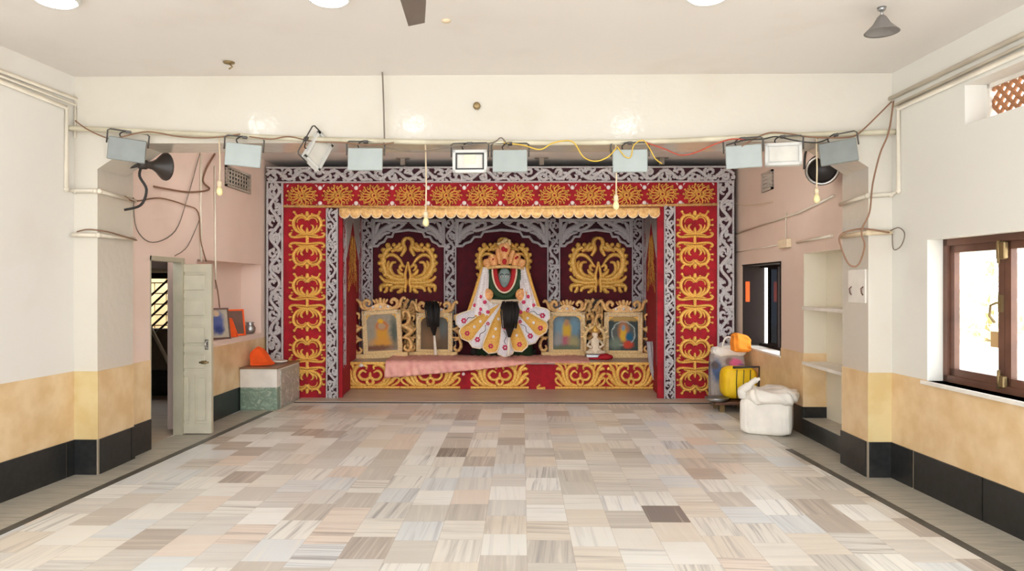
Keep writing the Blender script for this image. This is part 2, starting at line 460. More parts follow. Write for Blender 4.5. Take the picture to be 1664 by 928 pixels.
def thing(name, label, cat, loc=(0, 0, 0), rot=(0, 0, 0), group=None):
    o = bpy.data.objects.new(name, None); COL.objects.link(o)
    o.empty_display_size = 0.1
    o.location = loc; o.rotation_euler = rot
    o['label'] = label; o['category'] = cat
    if group: o['group'] = group
    return o
def tag(o, label, cat, group=None):
    o['label'] = label; o['category'] = cat
    if group: o['group'] = group
    return o
def struct(name, mb, mats, parent=None, label=None, cat=None):
    o = mb.build(name, mats, parent)
    if parent is None:
        o['kind'] = 'structure'
        o['label'] = label or ('plain ' + name.replace('_', ' ') + ' of the hall')
        o['category'] = cat or name.split('_')[0]
    return o
def dup(root, loc=None, rot=None, label=None):
    r = root.copy(); COL.objects.link(r)
    if loc is not None: r.location = loc
    if rot is not None: r.rotation_euler = rot
    if label: r['label'] = label
    for ch in list(root.children):
        c = ch.copy(); COL.objects.link(c); c.parent = r
        for g in list(ch.children):
            d = g.copy(); COL.objects.link(d); d.parent = c
    return r

# ------------------------------------------------------------------ room shell
CZ = 3.685        # ceiling
BY = 6.5          # beam / pier front
DT, BT = 0.955, 0.325   # dado top, baseboard top
Y0 = -1.2
def XL(y): return -4.15 - 0.065 * (BY - y)
def XR(y): return 3.375 + 0.05 * (BY - y)
ALX, ARX = -3.97, 3.31

struct('floor', MB().box(-4.9, 4.1, Y0, 13.7, -0.1, 0), M['floor'], label='patchwork marble tile floor of the hall', cat='floor')
struct('ceiling', MB().box(-5.2, 4.4, Y0, 13.9, CZ, CZ + 0.12), M['ceil'], label='cream painted flat ceiling slab', cat='ceiling')

# left wall, near part
def slab(mb, side, ya, yb, z0, z1, d0, d1, mi=0):
    f = XL if side < 0 else XR
    a0, a1 = f(ya) + side * d0, f(yb) + side * d0
    b0, b1 = f(ya) + side * d1, f(yb) + side * d1
    mb.hexa([(a0, ya, z0), (b0, ya, z0), (b1, yb, z0), (a1, yb, z0), (a0, ya, z1), (b0, ya, z1), (b1, yb, z1), (a1, yb, z1)], mi)
mb = MB(); slab(mb, -1, Y0, BY + .1, 0, CZ, 0, 0.3)
struct('wall_left', mb, M['wall_l'], label='cream plastered wall on the left of the hall', cat='wall')
mb = MB(); slab(mb, -1, Y0, BY, BT, DT, -0.008, 0)
struct('trim_1', mb, M['dado'], label='ochre tile dado along the left wall', cat='dado')
def baseboard(name, mb_fn, label):
    mb = MB(); mb_fn(mb); struct(name, mb, [M['black'], M['grout']], label=label, cat='baseboard')
def bb_left(mb):
    slab(mb, -1, Y0, BY, 0, BT, -0.012, 0, 1)
    y = 6.38
    slab(mb, -1, 6.385, BY - .02, 0, BT, -0.022, -0.012)
    while y > 0:
        slab(mb, -1, y - 0.98, y - 0.012, 0, BT, -0.022, -0.012); y -= 0.98
baseboard('baseboard_left', bb_left, 'black granite baseboard along the left wall')

# left pier
PLX = -3.93
mb = MB().box(-4.35, PLX, BY, 7.1, 0, CZ)
struct('pillar_1', mb, M['beam'], label='cream pier at the left end of the beam', cat='pier')
mb = MB().box(-4.15, PLX + .008, BY - .008, BY, BT, DT, 1).box(PLX, PLX + .008, BY, 7.1, BT, DT, 0)
struct('trim_2', mb, [M['dado'], M['dado_p']], label='ochre tile dado on the left pier', cat='dado')
mb = MB().box(-4.15, PLX + .012, BY - .012, BY, 0, BT, 1).box(PLX, PLX + .012, BY, 7.1, 0, BT, 1)
mb.box(-4.14, PLX + .0, BY - .022, BY - .01, 0, BT).box(PLX + .01, PLX + .022, BY + .01, 7.02, 0, BT).box(PLX + .01, PLX + .022, 7.035, 7.1, 0, BT)
struct('baseboard_1', mb, [M['black'], M['grout']], label='black granite base of the left pier', cat='baseboard')

# beam with haunches
BZ, BYB = 3.065, 6.97
mb = MB().box(PLX, 3.16, BY, BYB, BZ, CZ)
for (xa, xb) in ((PLX, PLX + .36), (3.16, 2.80)):
    zl = 2.83
    vs = [(xa, BY, zl), (xb, BY, BZ), (xa, BY, BZ), (xa, BYB, zl), (xb, BYB, BZ), (xa, BYB, BZ)]
    mb.add(vs, [(0, 1, 2), (3, 5, 4), (0, 3, 4, 1), (1, 4, 5, 2), (2, 5, 3, 0)])
struct('wall_beam', mb, M['beam'], label='glossy cream beam crossing the hall above the shrine', cat='beam')

# alcove left wall with doorway and niche
D0, D1, DZ = 7.50, 8.27, 2.07
N0, N1, NZ0, NZ1 = 8.6, 10.72, 1.03, 2.07
mb = MB()
T = 0.34
xo = ALX - T
TD = .10
mb.box(ALX - TD, ALX, 7.0, D0, 0, CZ).box(ALX - TD, ALX, D0, D1, DZ, CZ).box(ALX - TD, ALX, D1, N0 - .05, 0, CZ).box(xo, ALX, N0 - .05, N0, 0, CZ)
mb.box(xo, ALX, N0, N1, 0, NZ0).box(xo, ALX, N0, N1, NZ1, CZ).box(xo, xo + .04, N0, N1, NZ0, NZ1).box(xo, ALX, N1, 13.7, 0, CZ)
struct('wall_left_rear', mb, M['pink'], label='pink plastered side wall left of the shrine', cat='wall')
mb = MB().box(ALX, ALX + .008, 7.1, D0, BT, DT).box(ALX, ALX + .008, D1, 10.9, BT, DT)
struct('trim_3', mb, M['dado'], label='ochre tile dado on the wall beside the door', cat='dado')
mb = MB().box(ALX, ALX + .016, 7.1, D0, 0, BT).box(ALX, ALX + .016, D1 + .02, 10.9, 0, BT)
struct('baseboard_2', mb, M['black'], label='black granite baseboard beside the doorway', cat='baseboard')

# right wall with window and jali opening
W0, W1, WZ0, WZ1 = 4.15, 5.985, 0.95, 2.135
J0, J1, JZ0, JZ1 = 3.9, 5.52, 2.99, 3.30
WT = 0.26
mb = MB()
slab(mb, 1, Y0, J0, 0, CZ, 0, WT)
slab(mb, 1, W1, BY + .1, 0, CZ, 0, WT)
slab(mb, 1, J0, W1, 0, WZ0, 0, WT)
slab(mb, 1, J0, W0, WZ0, WZ1, 0, WT)
slab(mb, 1, J0, W1, WZ1, JZ0, 0, WT)
slab(mb, 1, J1, W1, JZ0, JZ1, 0, WT)
slab(mb, 1, J0, W1, JZ1, CZ, 0, WT)
struct('wall_right', mb, M['wall_r'], label='pale plastered wall on the right with a window', cat='wall')
mb = MB(); slab(mb, 1, Y0, W0, BT, DT, -.008, 0); slab(mb, 1, W0, W1, BT, WZ0 - .03, -.008, 0); slab(mb, 1, W1, BY, BT, DT, -.008, 0)
struct('trim_4', mb, M['dado'], label='ochre tile dado along the right wall', cat='dado')
def bb_right(mb):
    slab(mb, 1, Y0, BY, 0, BT, -.012, 0, 1)
    y = 6.15
    slab(mb, 1, 6.165, BY - .02, 0, BT, -.022, -.012)
    while y > 0:
        slab(mb, 1, y - 0.85, y - .012, 0, BT, -.022, -.012); y -= 0.85
baseboard('baseboard_right', bb_right, 'black granite baseboard along the right wall')
PRX = 3.16
PY = BY
mb = MB().box(PRX, 3.62, PY, 7.02, 0, CZ)
struct('pillar_2', mb, M['beam'], label='pale pier at the right end of the beam', cat='pier')
mb = MB().box(PRX - .008, 3.38, PY - .008, PY, BT, DT, 1).box(PRX - .008, PRX, PY, 7.02, BT, DT, 0)
struct('trim_5', mb, [M['dado'], M['dado_p']], label='ochre tile dado on the right pier', cat='dado')
mb = MB().box(PRX - .012, 3.38, PY - .012, PY, 0, BT, 1).box(PRX - .012, PRX, PY, 7.02, 0, BT, 1)
mb.box(PRX, 3.37, PY - .022, PY - .01, 0, BT).box(PRX - .022, PRX - .01, PY + .01, 7.02, 0, BT)
struct('baseboard_3', mb, [M['black'], M['grout']], label='black granite base of the right pier', cat='baseboard')

# alcove right wall with niche and window
R0, R1, RZ0, RZ1 = 7.02, 8.36, 0.19, 2.13
V0, V1, VZ0, VZ1 = 9.08, 10.66, 0.85, 2.06
xo = ARX + .32
mb = MB()
mb.box(ARX, xo, R0, R1, RZ1, CZ).box(ARX, xo, R0, R1, 0, RZ0).box(xo - .05, xo, R0, R1, RZ0, RZ1)
mb.box(ARX, xo, R1, V0, 0, CZ).box(ARX, xo, V0, V1, 0, VZ0).box(ARX, xo, V0, V1, VZ1, CZ).box(ARX, xo, V1, 13.7, 0, CZ)
struct('wall_right_rear', mb, M['pinkr'], label='dusty pink side wall right of the shrine', cat='wall')
mb = MB().box(ARX - .008, ARX, R1, V0, BT, DT).box(ARX - .008, ARX, V0, V1, BT, VZ0 - .02).box(ARX - .008, ARX, V1, 10.9, BT, DT)
mb.box(ARX, xo - .05, R1 - .006, R1, BT, DT)
struct('trim_6', mb, M['dado'], label='ochre tile dado below the small dark window', cat='dado')
mb = MB().box(ARX - .016, ARX, R0, 10.9, 0, RZ0).box(ARX - .016, ARX, R1, 10.9, RZ0, BT).box(ARX, xo - .05, R1 - .012, R1, RZ0, BT)
struct('baseboard_4', mb, M['black'], label='black granite plinth below the wall shelves', cat='baseboard')
mb = MB().box(xo - .056, xo - .05, R0, R1, RZ0, RZ1).box(ARX, xo - .05, R1 - .004, R1, DT, RZ1).box(ARX, xo - .05, R0, R1, RZ1 - .005, RZ1)
struct('trim_15', mb, M['niche'], label='pale greenish paint inside the shelf niche', cat='niche lining')
struct('trim_7', MB().box(ARX - .012, xo - .05, R0, R1, RZ0, RZ0 + .006), M['border'], label='grey stone ledge at the foot of the shelf niche', cat='ledge')
for i, z in enumerate((1.485, 0.84)):
    o = MB().box(ARX - .02, xo - .05, R0, R1, z - .018, z + .018).build('wall_shelf', M['white'])
    tag(o, ('upper' if i == 0 else 'lower') + ' white stone shelf in the wall niche on the right', 'shelf', 'wall niche shelves')
# rear wall
struct('wall_back', MB().box(-4.4, 3.8, 13.7, 13.85, 0, CZ), M['backw'], label='grey rear wall behind the shrine', cat='wall')

# floor border: stone strip and black inlay line
def strip(name, p0, p1, w, z, m, label):
    mb = MB()
    mb.hexa([(p0[0], p0[1], -.02), (p0[0] + w, p0[1], -.02), (p1[0] + w, p1[1], -.02), (p1[0], p1[1], -.02), (p0[0], p0[1], z), (p0[0] + w, p0[1], z), (p1[0] + w, p1[1], z), (p1[0], p1[1], z)])
    struct(name, mb, m, label=label, cat='floor border')
bl = lambda y: -3.60 - 0.04 * (8.1 - y)
br = lambda y: 2.94 + 0.045 * (6.35 - y)
mb = MB()
mb.hexa([(-4.9, Y0, -.02), (bl(Y0), Y0, -.02), (bl(9.8), 9.8, -.02), (-3.9, 9.8, -.02), (-4.9, Y0, .002), (bl(Y0), Y0, .002), (bl(9.8), 9.8, .002), (-3.9, 9.8, .002)])
struct('trim_8', mb, M['border'], label='grey stone border strip along the left of the floor', cat='floor border')
mb = MB()
mb.hexa([(br(Y0), Y0, -.02), (4.0, Y0, -.02), (3.5, 10.9, -.02), (br(10.9), 10.9, -.02), (br(Y0), Y0, .002), (4.0, Y0, .002), (3.5, 10.9, .002), (br(10.9), 10.9, .002)])
struct('trim_9', mb, M['border'], label='grey stone border strip along the right of the floor', cat='floor border')
strip('trim_10', (bl(Y0), Y0), (bl(9.8), 9.8), .075, .004, M['blackline'], 'black inlay line along the left of the floor')
strip('trim_11', (br(Y0) - .07, Y0), (br(7.6) - .07, 7.6), .07, .004, M['blackline'], 'black inlay line along the right of the floor')
# low stone step in front of the altar
mb = MB().box(-3.4, 2.95, 10.52, 12.0, -.02, .02, 0).box(-3.4, 2.95, 10.50, 10.52, -.02, .012, 1)
struct('trim_12', mb, [M['step'], M['dark']], label='low brown stone step in front of the altar', cat='step')

# ---------------------------------------------------------------- outside and the passage behind the door
struct('ground', MB().box(4.2, 40, -20, 40, -.6, -.5), M['ground'], label='pale open ground outside the window', cat='ground')
def bush(loc, r, label):
    rnd = random.Random(int(r * 1000 + loc[1] * 10)); mb = MB()
    for i in range(1100):
        th = rnd.uniform(0, 2 * PI); ph = math.acos(rnd.uniform(-1, 1)); rr = r * rnd.uniform(.6, 1)
        c = Vector((math.sin(ph) * math.cos(th), math.sin(ph) * math.sin(th), math.cos(ph) * .9 + 1.0)) * rr
        a = Vector((rnd.uniform(-1, 1), rnd.uniform(-1, 1), rnd.uniform(-1, 1))).normalized() * r * .09
        b = a.cross(Vector((rnd.uniform(-1, 1), rnd.uniform(-1, 1), rnd.uniform(-1, 1)))).normalized() * r * .05
        mb.add([c - a, c + b, c + a, c - b], [(0, 1, 2, 3)])
    t = thing('tree', label, 'tree', loc)
    o = mb.build('foliage', M['foliage'], t, world=False); o['kind'] = 'stuff'
    MB().tube([(0, 0, 0), (0, 0, r * 1.2)], r * .05).build('trunk', M['block'], t, world=False)
bush((19, 29, -.5), 3.2, 'leafy tree with green paled to imitate glare, far outside the right window')
bush((26, 31, -.5), 3.6, 'second tree outside, paled to imitate glare, right of the window handle')

# passage: floor, parapet, outer wall, slab, railing
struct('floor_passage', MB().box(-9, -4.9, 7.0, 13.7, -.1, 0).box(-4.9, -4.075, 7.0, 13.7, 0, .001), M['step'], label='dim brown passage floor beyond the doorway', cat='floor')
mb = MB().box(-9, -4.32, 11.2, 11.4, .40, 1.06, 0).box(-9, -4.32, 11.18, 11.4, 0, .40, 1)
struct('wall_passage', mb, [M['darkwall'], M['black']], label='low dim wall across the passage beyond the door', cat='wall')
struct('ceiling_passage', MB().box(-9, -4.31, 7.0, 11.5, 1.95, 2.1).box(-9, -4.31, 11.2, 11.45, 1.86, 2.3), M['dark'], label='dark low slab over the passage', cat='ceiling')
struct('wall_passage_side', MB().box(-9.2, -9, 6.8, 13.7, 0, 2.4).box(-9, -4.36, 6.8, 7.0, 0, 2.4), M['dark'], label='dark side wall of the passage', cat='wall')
mb = MB(); 
for r in range(14):
    z = .2 * r; o = .2 if r % 2 else 0
    for c in range(13):
        mb.box(-9 + c * .42 - o + .01, -9 + (c + 1) * .42 - o - .01, 13.2, 13.3, z + .01, z + .19, 0)
mb.box(-9.2, -4.3, 13.25, 13.4, 0, 2.8, 1)
struct('wall_outer', mb, [M['block'], M['darkwall']], label='sunlit block wall seen past the stair railing', cat='wall')
t = thing('stair_railing', 'slanting iron stair railing seen through the doorway', 'railing', (-5.6, 10.9, 0))
for k in range(5):
    a = atY(224, 500 + k * 17, 10.9); b = atY(276, 452 + k * 17, 10.9)
    MB().tube([a, b], .017).build('rail', M['iron'], t)
MB().tube([atY(229, 492, 10.95), atY(229, 560, 10.95)], .02).build('post', M['iron'], t)
MB().tube([atY(228, 500, 10.8), atY(278, 597, 10.8)], .03).build('handrail', M['doorframe'], t)

# door leaf standing open across the wall
xh, xe = atY(283, 500, 8.27)[0], atY(345, 500, 8.27)[0]
t = thing('door_1', 'grey-green panelled wooden door leaf standing open', 'door', (xh, 8.27, 0)); t['kind'] = 'structure'
DH = 2.0
mb = MB().box(xh, xe, 8.262, 8.30, .015, DH)
leaf = mb.build('door_leaf', M['door'], t)
W = xe - xh
mb = MB()
st = .055
mb.box(xh, xh + st, 8.245, 8.262, .015, DH).box(xe - st, xe, 8.245, 8.262, .015, DH)
rails = [DH - .09, 1.62, 1.29, .96, .66, .585, .015]
zs = [DH - .10, DH - .44, DH - .77, DH - 1.12, 0.81, 0.015]
panels = [(1.66, 1.91), (1.36, 1.61), (1.04, 1.29), (0.74, 0.97)]
zz = [DH]
for a, b in reversed(sorted(panels)): pass
prev = DH
for a, b in panels:
    mb.box(xh + st, xe - st, 8.245, 8.262, b, prev); prev = a
mb.box(xh + st, xe - st, 8.245, 8.262, .70, prev)
mb.box(xh + st, xe - st, 8.245, 8.262, .015, .13)
mb.box((xh + xe) / 2 - .03, (xh + xe) / 2 + .03, 8.245, 8.262, .13, .70)
mb.build('door_frame_rails', M['door'], t)
for a, b in panels:
    MB().box(xh + st + .03, xe - st - .03, 8.25, 8.264, a + .035, b - .035, bev=.006).build('door_panel', M['door'], t)
for s_ in (0, 1):
    x0 = xh + st + .02 if s_ == 0 else (xh + xe) / 2 + .05; x1 = (xh + xe) / 2 - .05 if s_ == 0 else xe - st - .02
    MB().box(x0, x1, 8.25, 8.264, .16, .67, bev=.006).build('door_panel', M['door'], t)
hz = atY(336, 560, 8.24)
MB().box(hz[0] - .02, hz[0] + .02, 8.235, 8.246, hz[2] - .06, hz[2] + .06).tube([(hz[0], 8.24, hz[2] + .04), (hz[0], 8.205, hz[2] + .03), (hz[0], 8.205, hz[2] - .03), (hz[0], 8.24, hz[2] - .04)], .009).build('door_handle', M['chrome'], t)
hz = atY(331, 589, 8.24)
MB().tube([(hz[0] - .05, 8.235, hz[2]), (hz[0] + .06, 8.235, hz[2])], .011).box(hz[0] - .03, hz[0] + .03, 8.238, 8.246, hz[2] - .02, hz[2] + .02).build('latch', M['brass'], t)
mb = MB().box(ALX - TD - .01, ALX + .005, D1 - .05, D1, 0, DZ).box(ALX - TD - .01, ALX, D0, D0 + .03, 0, DZ).box(ALX - TD - .01, ALX, D0, D1, DZ - .05, DZ)
struct('trim_13', mb, M['doorframe'], label='painted wooden frame lining the doorway', cat='door frame')
xl2 = atY(270, 500, 8.2)[0]

# ---------------------------------------------------------------- right window
def wall_pt(y, z, d): return (XR(y) + d, y, z)
t = thing('window_1', 'brown wooden two-sash window in the right wall', 'window', (XR(W0) + .17, (W0 + W1) / 2, WZ0)); t['kind'] = 'structure'
def wbar(ya, yb, z0, z1, d0, d1, mb): slab(mb, 1, ya, yb, z0, z1, d0, d1)
fr = .055
mb = MB()
wbar(W0, W1, WZ1 - fr, WZ1, .13, .22, mb); wbar(W0, W1, WZ0, WZ0 + fr, .13, .22, mb); wbar(W1 - fr, W1, WZ0, WZ1, .13, .22, mb); wbar(W0, W0 + fr, WZ0, WZ1, .13, .22, mb)
mb.build('window_frame', M['wood'], t)
ym = atX(1637, 500, XR(5.1) + .16)[1]
for (a, b) in ((ym + .005, W1 - fr), (W0 + fr, ym - .005)):
    mb = MB(); s_ = .06
    wbar(a, b, WZ1 - fr - s_, WZ1 - fr, .15, .195, mb); wbar(a, b, WZ0 + fr, WZ0 + fr + s_, .15, .195, mb)
    wbar(b - s_, b, WZ0 + fr, WZ1 - fr, .15, .195, mb); wbar(a, a + s_, WZ0 + fr, WZ1 - fr, .15, .195, mb)
    sash = mb.build('window_sash', M['wood'], t)
    mb = MB(); wbar(a + s_, b - s_, WZ0 + fr + s_, WZ1 - fr - s_, .17, .174, mb)
    mb.build('pane', M['glass'], sash)
c = atX(1624, 505, XR(5.1) + .13)
hy = ym + .03
MB().tube([wall_pt(hy, 1.62, .148), wall_pt(hy, 1.62, .11), wall_pt(hy + .06, 1.60, .11), wall_pt(hy + .07, 1.52, .11), wall_pt(hy + .03, 1.47, .12)], .009).box(XR(hy) + .135, XR(hy) + .155, hy - .02, hy + .02, 1.55, 1.68).build('handle', M['brass'], t)
MB().box(XR(hy) + .115, XR(hy) + .15, ym - .05, ym + .05, WZ1 - .19, WZ1 - .06, bev=.008).tube([wall_pt(ym + .02, WZ1 - .05, .12), wall_pt(ym + .02, WZ1 - .22, .12)], .012).build('latch', M['brass'], t)
MB().box(XR(hy) + .115, XR(hy) + .15, ym - .04, ym + .04, WZ0 + .04, WZ0 + .13, bev=.008).tube([wall_pt(ym + .02, WZ0 + .03, .12), wall_pt(ym + .02, WZ0 + .17, .12)], .012).build('latch', M['brass'], t)
mb = MB(); slab(mb, 1, W0 - .05, W1 + .05, WZ0 - .03, WZ0, -.03, .22)
struct('trim_14', mb, M['white'], label='white sill of the right window', cat='window sill')
p1 = atX(1608, 553, XR(5.1) + .165); p2 = atX(1626, 573, XR(5.1) + .165)
mb = MB(); slab(mb, 1, ym + .055, ym + .16, 1.28, 1.40, .160, .168)
tag(mb.build('cardboard_patch', M['card']), 'square brown cardboard patch stuck on the window pane by the handle', 'patch')
# jali window
mb = MB()
t = thing('window_2', 'terracotta lattice vent high in the right wall', 'vent', (XR(J0) + .2, (J0 + J1) / 2, JZ0)); t['kind'] = 'structure'
slab(mb, 1, J0, J1, JZ0, JZ0 + .03, .17, .23); slab(mb, 1, J0, J1, JZ1 - .03, JZ1, .17, .23); slab(mb, 1, J1 - .03, J1, JZ0, JZ1, .17, .23); slab(mb, 1, J0, J0 + .03, JZ0, JZ1, .17, .23)
mb.build('window_frame', M['white'], t)
mb = MB(); hh = JZ1 - JZ0
y = J0 - hh
while y < J1:
    for sg in (1, -1):
        ya, yb = (y, y + hh) if sg > 0 else (y + hh, y)
        n = 6; pts = []
        for i in range(n + 1):
            yy = ya + (yb - ya) * i / n; z = JZ0 + hh * i / n
            if J0 <= yy <= J1: pts.append((XR(yy) + .2, yy, z))
        if len(pts) > 1: mb.tube(pts, .016, n=5)
    y += .088
mb.build('lattice', M['jali'], t)

# alcove window, dark
t = thing('window_3', 'small dark wooden window right of the shrine', 'window', (ARX + .2, (V0 + V1) / 2, VZ0)); t['kind'] = 'structure'
xi = ARX + .24
mb = MB()
mb.box(xi, xi + .07, V0, V0 + .05, VZ0, VZ1).box(xi, xi + .07, V1 - .05, V1, VZ0, VZ1).box(xi, xi + .07, V0, V1, VZ1 - .05, VZ1).box(xi, xi + .07, V0, V1, VZ0, VZ0 + .05)
mb.box(ARX - .01, xi, V0, V0 + .02, VZ0, VZ1).box(ARX - .01, xi, V0, V1, VZ1 - .02, VZ1)
mb.build('window_frame', M['dwood'], t)
MB().box(ARX - .005, xi + .02, V1 - .06, V1 - .02, VZ0 + .02, VZ1 - .02).build('shutter', M['dwood'], t)
p0_, p1_ = 9.93, 10.27
sash = MB().box(xi + .01, xi + .05, p1_, p1_ + .035, VZ0 + .05, VZ1 - .05).box(xi + .01, xi + .05, p0_ - .035, p0_, VZ0 + .05, VZ1 - .05).box(xi + .01, xi + .05, p0_, p1_, VZ0 + .05, VZ0 + .08).box(xi + .01, xi + .05, p0_, p1_, VZ1 - .08, VZ1 - .05).build('window_sash', M['dwood'], t)
MB().box(xi + .025, xi + .03, p0_, p1_, VZ0 + .08, VZ1 - .08).build('pane', M['dglass'], sash)
MB().box(ARX - .02, xi, V0, V1, VZ0 - .02, VZ0 + .004).build('sill', M['white'], t)
c = atY(1215, 474, V1 - .065)
MB().box(c[0] - .03, c[0] + .03, V1 - .064, V1 - .06, c[2] - .15, c[2] + .15).build('orange_sticker', M['orange'], t)
tag(MB().lathe([(.028, 0), (.04, .02), (.042, .07), (.038, .09), (.03, .085)], (ARX + .14, V0 + .16, VZ0 + .004)).build('clay_cup', M['orange']), 'small orange clay cup on the sill of the dark window', 'cup')

# small jali grilles high on the alcove side walls
def grille(x, y0, y1, z0, z1, side, label):
    t = thing('ventilation_grille', label, 'grille', (x, (y0 + y1) / 2, z0))
    mb = MB(); w = .03
    mb.box(x, x + side * .03, y0, y1, z0, z0 + w).box(x, x + side * .03, y0, y1, z1 - w, z1).box(x, x + side * .03, y0, y0 + w, z0, z1).box(x, x + side * .03, y1 - w, y1, z0, z1)
    mb.build('frame', M['jaliw'], t)
    mb = MB(); k = 9; 
    for i in range(1, k):
        y = y0 + (y1 - y0) * i / k; mb.tube([(x + side * .015, y, z0), (x + side * .015, y, z1)], .012, n=5)
    for i in range(1, 5):
        z = z0 + (z1 - z0) * i / 5; mb.tube([(x + side * .015, y0, z), (x + side * .015, y1, z)], .012, n=5)
    mb.build('lattice', M['jaliw'], t)
    MB().box(x, x + side * .004, y0, y1, z0, z1).build('backing', M['dark'], t)
grille(ALX, 9.4, 10.25, 3.08, 3.36, 1, 'grey lattice ventilation grille high on the left alcove wall')
grille(ARX, 9.35, 9.75, 3.02, 3.28, -1, 'small grey lattice grille high on the right alcove wall')

# ================================================================== ornament meshes
def heart_motif():
    mb = MB(); h = .04
    mb.stroke([(0.0, .60), (.05, .70), (.16, .745), (.29, .70), (.365, .57), (.36, .41), (.27, .27), (.13, .20), (0.0, .185)], tap(.047, .75), h, mirror=True)
    mb.stroke([(0.03, .585), (.09, .655), (.18, .668), (.255, .61), (.275, .52)], tap(.020, .6), h * .8, mirror=True)
    mb.stroke([(0.0, .2), (.09, .25), (.16, .34), (.15, .43), (.10, .46)], tap(.034, .5), h * .9, mirror=True)
    mb.stroke([(0.05, .21), (.18, .27), (.25, .37), (.26, .46)], tap(.028, .3), h * .8, mirror=True)
    mb.stroke([(0, .18), (0, .26), (0, .38)], tap(.045, .25), h * 1.1)
    mb.stroke([(0, .11), (.16, .095), (.32, .085), (.42, .10), (.47, .16), (.44, .215), (.39, .20)], tap(.040, .6), h, mirror=True)
    mb.stroke([(0, .165), (.15, .165), (.30, .135)], tap(.03, .4), h * .8, mirror=True)
    mb.stroke([(0, .72), (0, .78), (0, .87)], tap(.055, .5), h)
    mb.stroke([(.25, .72), (.31, .78), (.33, .84)], tap(.030, .6), h, mirror=True)
    for sx in (1, -1):
        for c, r in (((.345, .845), .042), ((.455, .60), .036), ((.465, .44), .036), ((.135, .79), .030), ((.40, .29), .032)):
            mb.ell((sx * c[0], -.015, c[1]), (r, .03, r), 0, 9, 6)
    for a, b in (((.36, .57), (.44, .60)), ((.36, .43), (.45, .44))):
        mb.stroke([a, ((a[0] + b[0]) / 2, (a[1] + b[1]) / 2), b], tap(.025, .6), h, mirror=True)
    mb.stroke([(0, -.02), (0, .06), (0, .14)], tap(.045, .6), h)
    return mb

def medallion():
    mb = MB(); h = .035
    mb.stroke(spiral(0, 0, .06, .06, 0, 2 * PI, 14), .026, h, sm=False)
    for i in range(14):
        a = 2 * PI * i / 14
        ex, ez = math.cos(a) * .48, math.sin(a) * .32
        mx, mz = math.cos(a + .22) * .28, math.sin(a + .22) * .20
        mb.stroke([(math.cos(a) * .10, math.sin(a) * .08), (mx, mz), (ex, ez)], tap(.023, .5), h)
        mb.stroke(spiral(math.cos(a + .25) * .36, math.sin(a + .25) * .245, .052, .012, a, a + 4.6, 9), .017, h * 1.15, sm=False)
        mb.ell((math.cos(a) * .47, -.02, math.sin(a) * .315), (.034, .03, .034), 0, 7, 5)
    for i in range(8):
        a = 2 * PI * (i + .5) / 8
        mb.stroke(spiral(math.cos(a) * .18, math.sin(a) * .13, .05, .012, a, a + 4.6, 9), .018, h * 1.2, sm=False)
    for sx in (1, -1):
        for sz in (1, -1):
            mb.stroke([(sx * .41, sz * .34), (sx * .45, sz * .32), (sx * .46, sz * .27)], tap(.018, .5), h * .7, mi=1)
    return mb

def big_scroll():
    mb = MB(); h = .04
    # outer C scrolls with leaf lobes along their edge
    mb.stroke([(.03, .26), (.20, .25), (.35, .32), (.43, .47), (.43, .63), (.37, .76), (.27, .81)], tap(.060, .6), h, mirror=True)
    mb.stroke([(.40, .62), (.33, .68), (.23, .67), (.14, .59), (.07, .47)], tap(.036, .5), h, mirror=True)
    mb.stroke([(.12, .29), (.25, .33), (.31, .43), (.28, .54), (.20, .55)], tap(.038, .5), h, mirror=True)
    mb.stroke([(.05, .46), (.11, .51), (.14, .45), (.09, .40)], tap(.032, .5), h, mirror=True)
    mb.stroke([(.05, .30), (.13, .35), (.18, .43)], tap(.04, .4), h, mirror=True)
    mb.stroke([(.33, .58), (.36, .50), (.33, .40)], tap(.03, .4), h, mirror=True)
    for sx in (1, -1):
        for c, r in (((.47, .42), .045), ((.49, .54), .045), ((.48, .66), .045), ((.43, .77), .045), ((.40, .33), .04), ((.35, .85), .05), ((.24, .86), .04)):
            mb.ell((sx * c[0], -.012, c[1]), (r, .028, r), 0, 9, 6)
    # top bulb
    mb.stroke([(0, .985), (.065, .95), (.085, .87), (.055, .79), (.09, .71), (.12, .66)], tap(.042, .6), h, mirror=True)
    mb.stroke([(.08, .84), (.15, .78), (.22, .78), (.29, .74)], tap(.045, .5), h, mirror=True)
    mb.stroke([(.14, .90), (.17, .84), (.24, .80)], tap(.035, .5), h, mirror=True)
    # acanthus foot
    mb.stroke([(.02, .20), (.16, .19), (.30, .20), (.42, .23), (.49, .31)], tap(.045, .5), h, mirror=True)
    mb.stroke([(.03, .12), (.16, .13), (.27, .10), (.30, .03)], tap(.045, .5), h, mirror=True)
    mb.stroke([(.26, .15), (.38, .15), (.47, .12), (.47, .03)], tap(.045, .5), h, mirror=True)
    mb.stroke([(.10, .10), (.13, .04), (.19, .02)], tap(.04, .5), h, mirror=True)
    mb.stroke([(.36, .12), (.38, .05), (.42, .02)], tap(.035, .5), h, mirror=True)
    mb.stroke([(.04, .02), (.05, .1), (.03, .2), (.05, .30), (.03, .42), (0, .56)], tap(.032, .6), h * 1.1, mirror=True)
    return mb

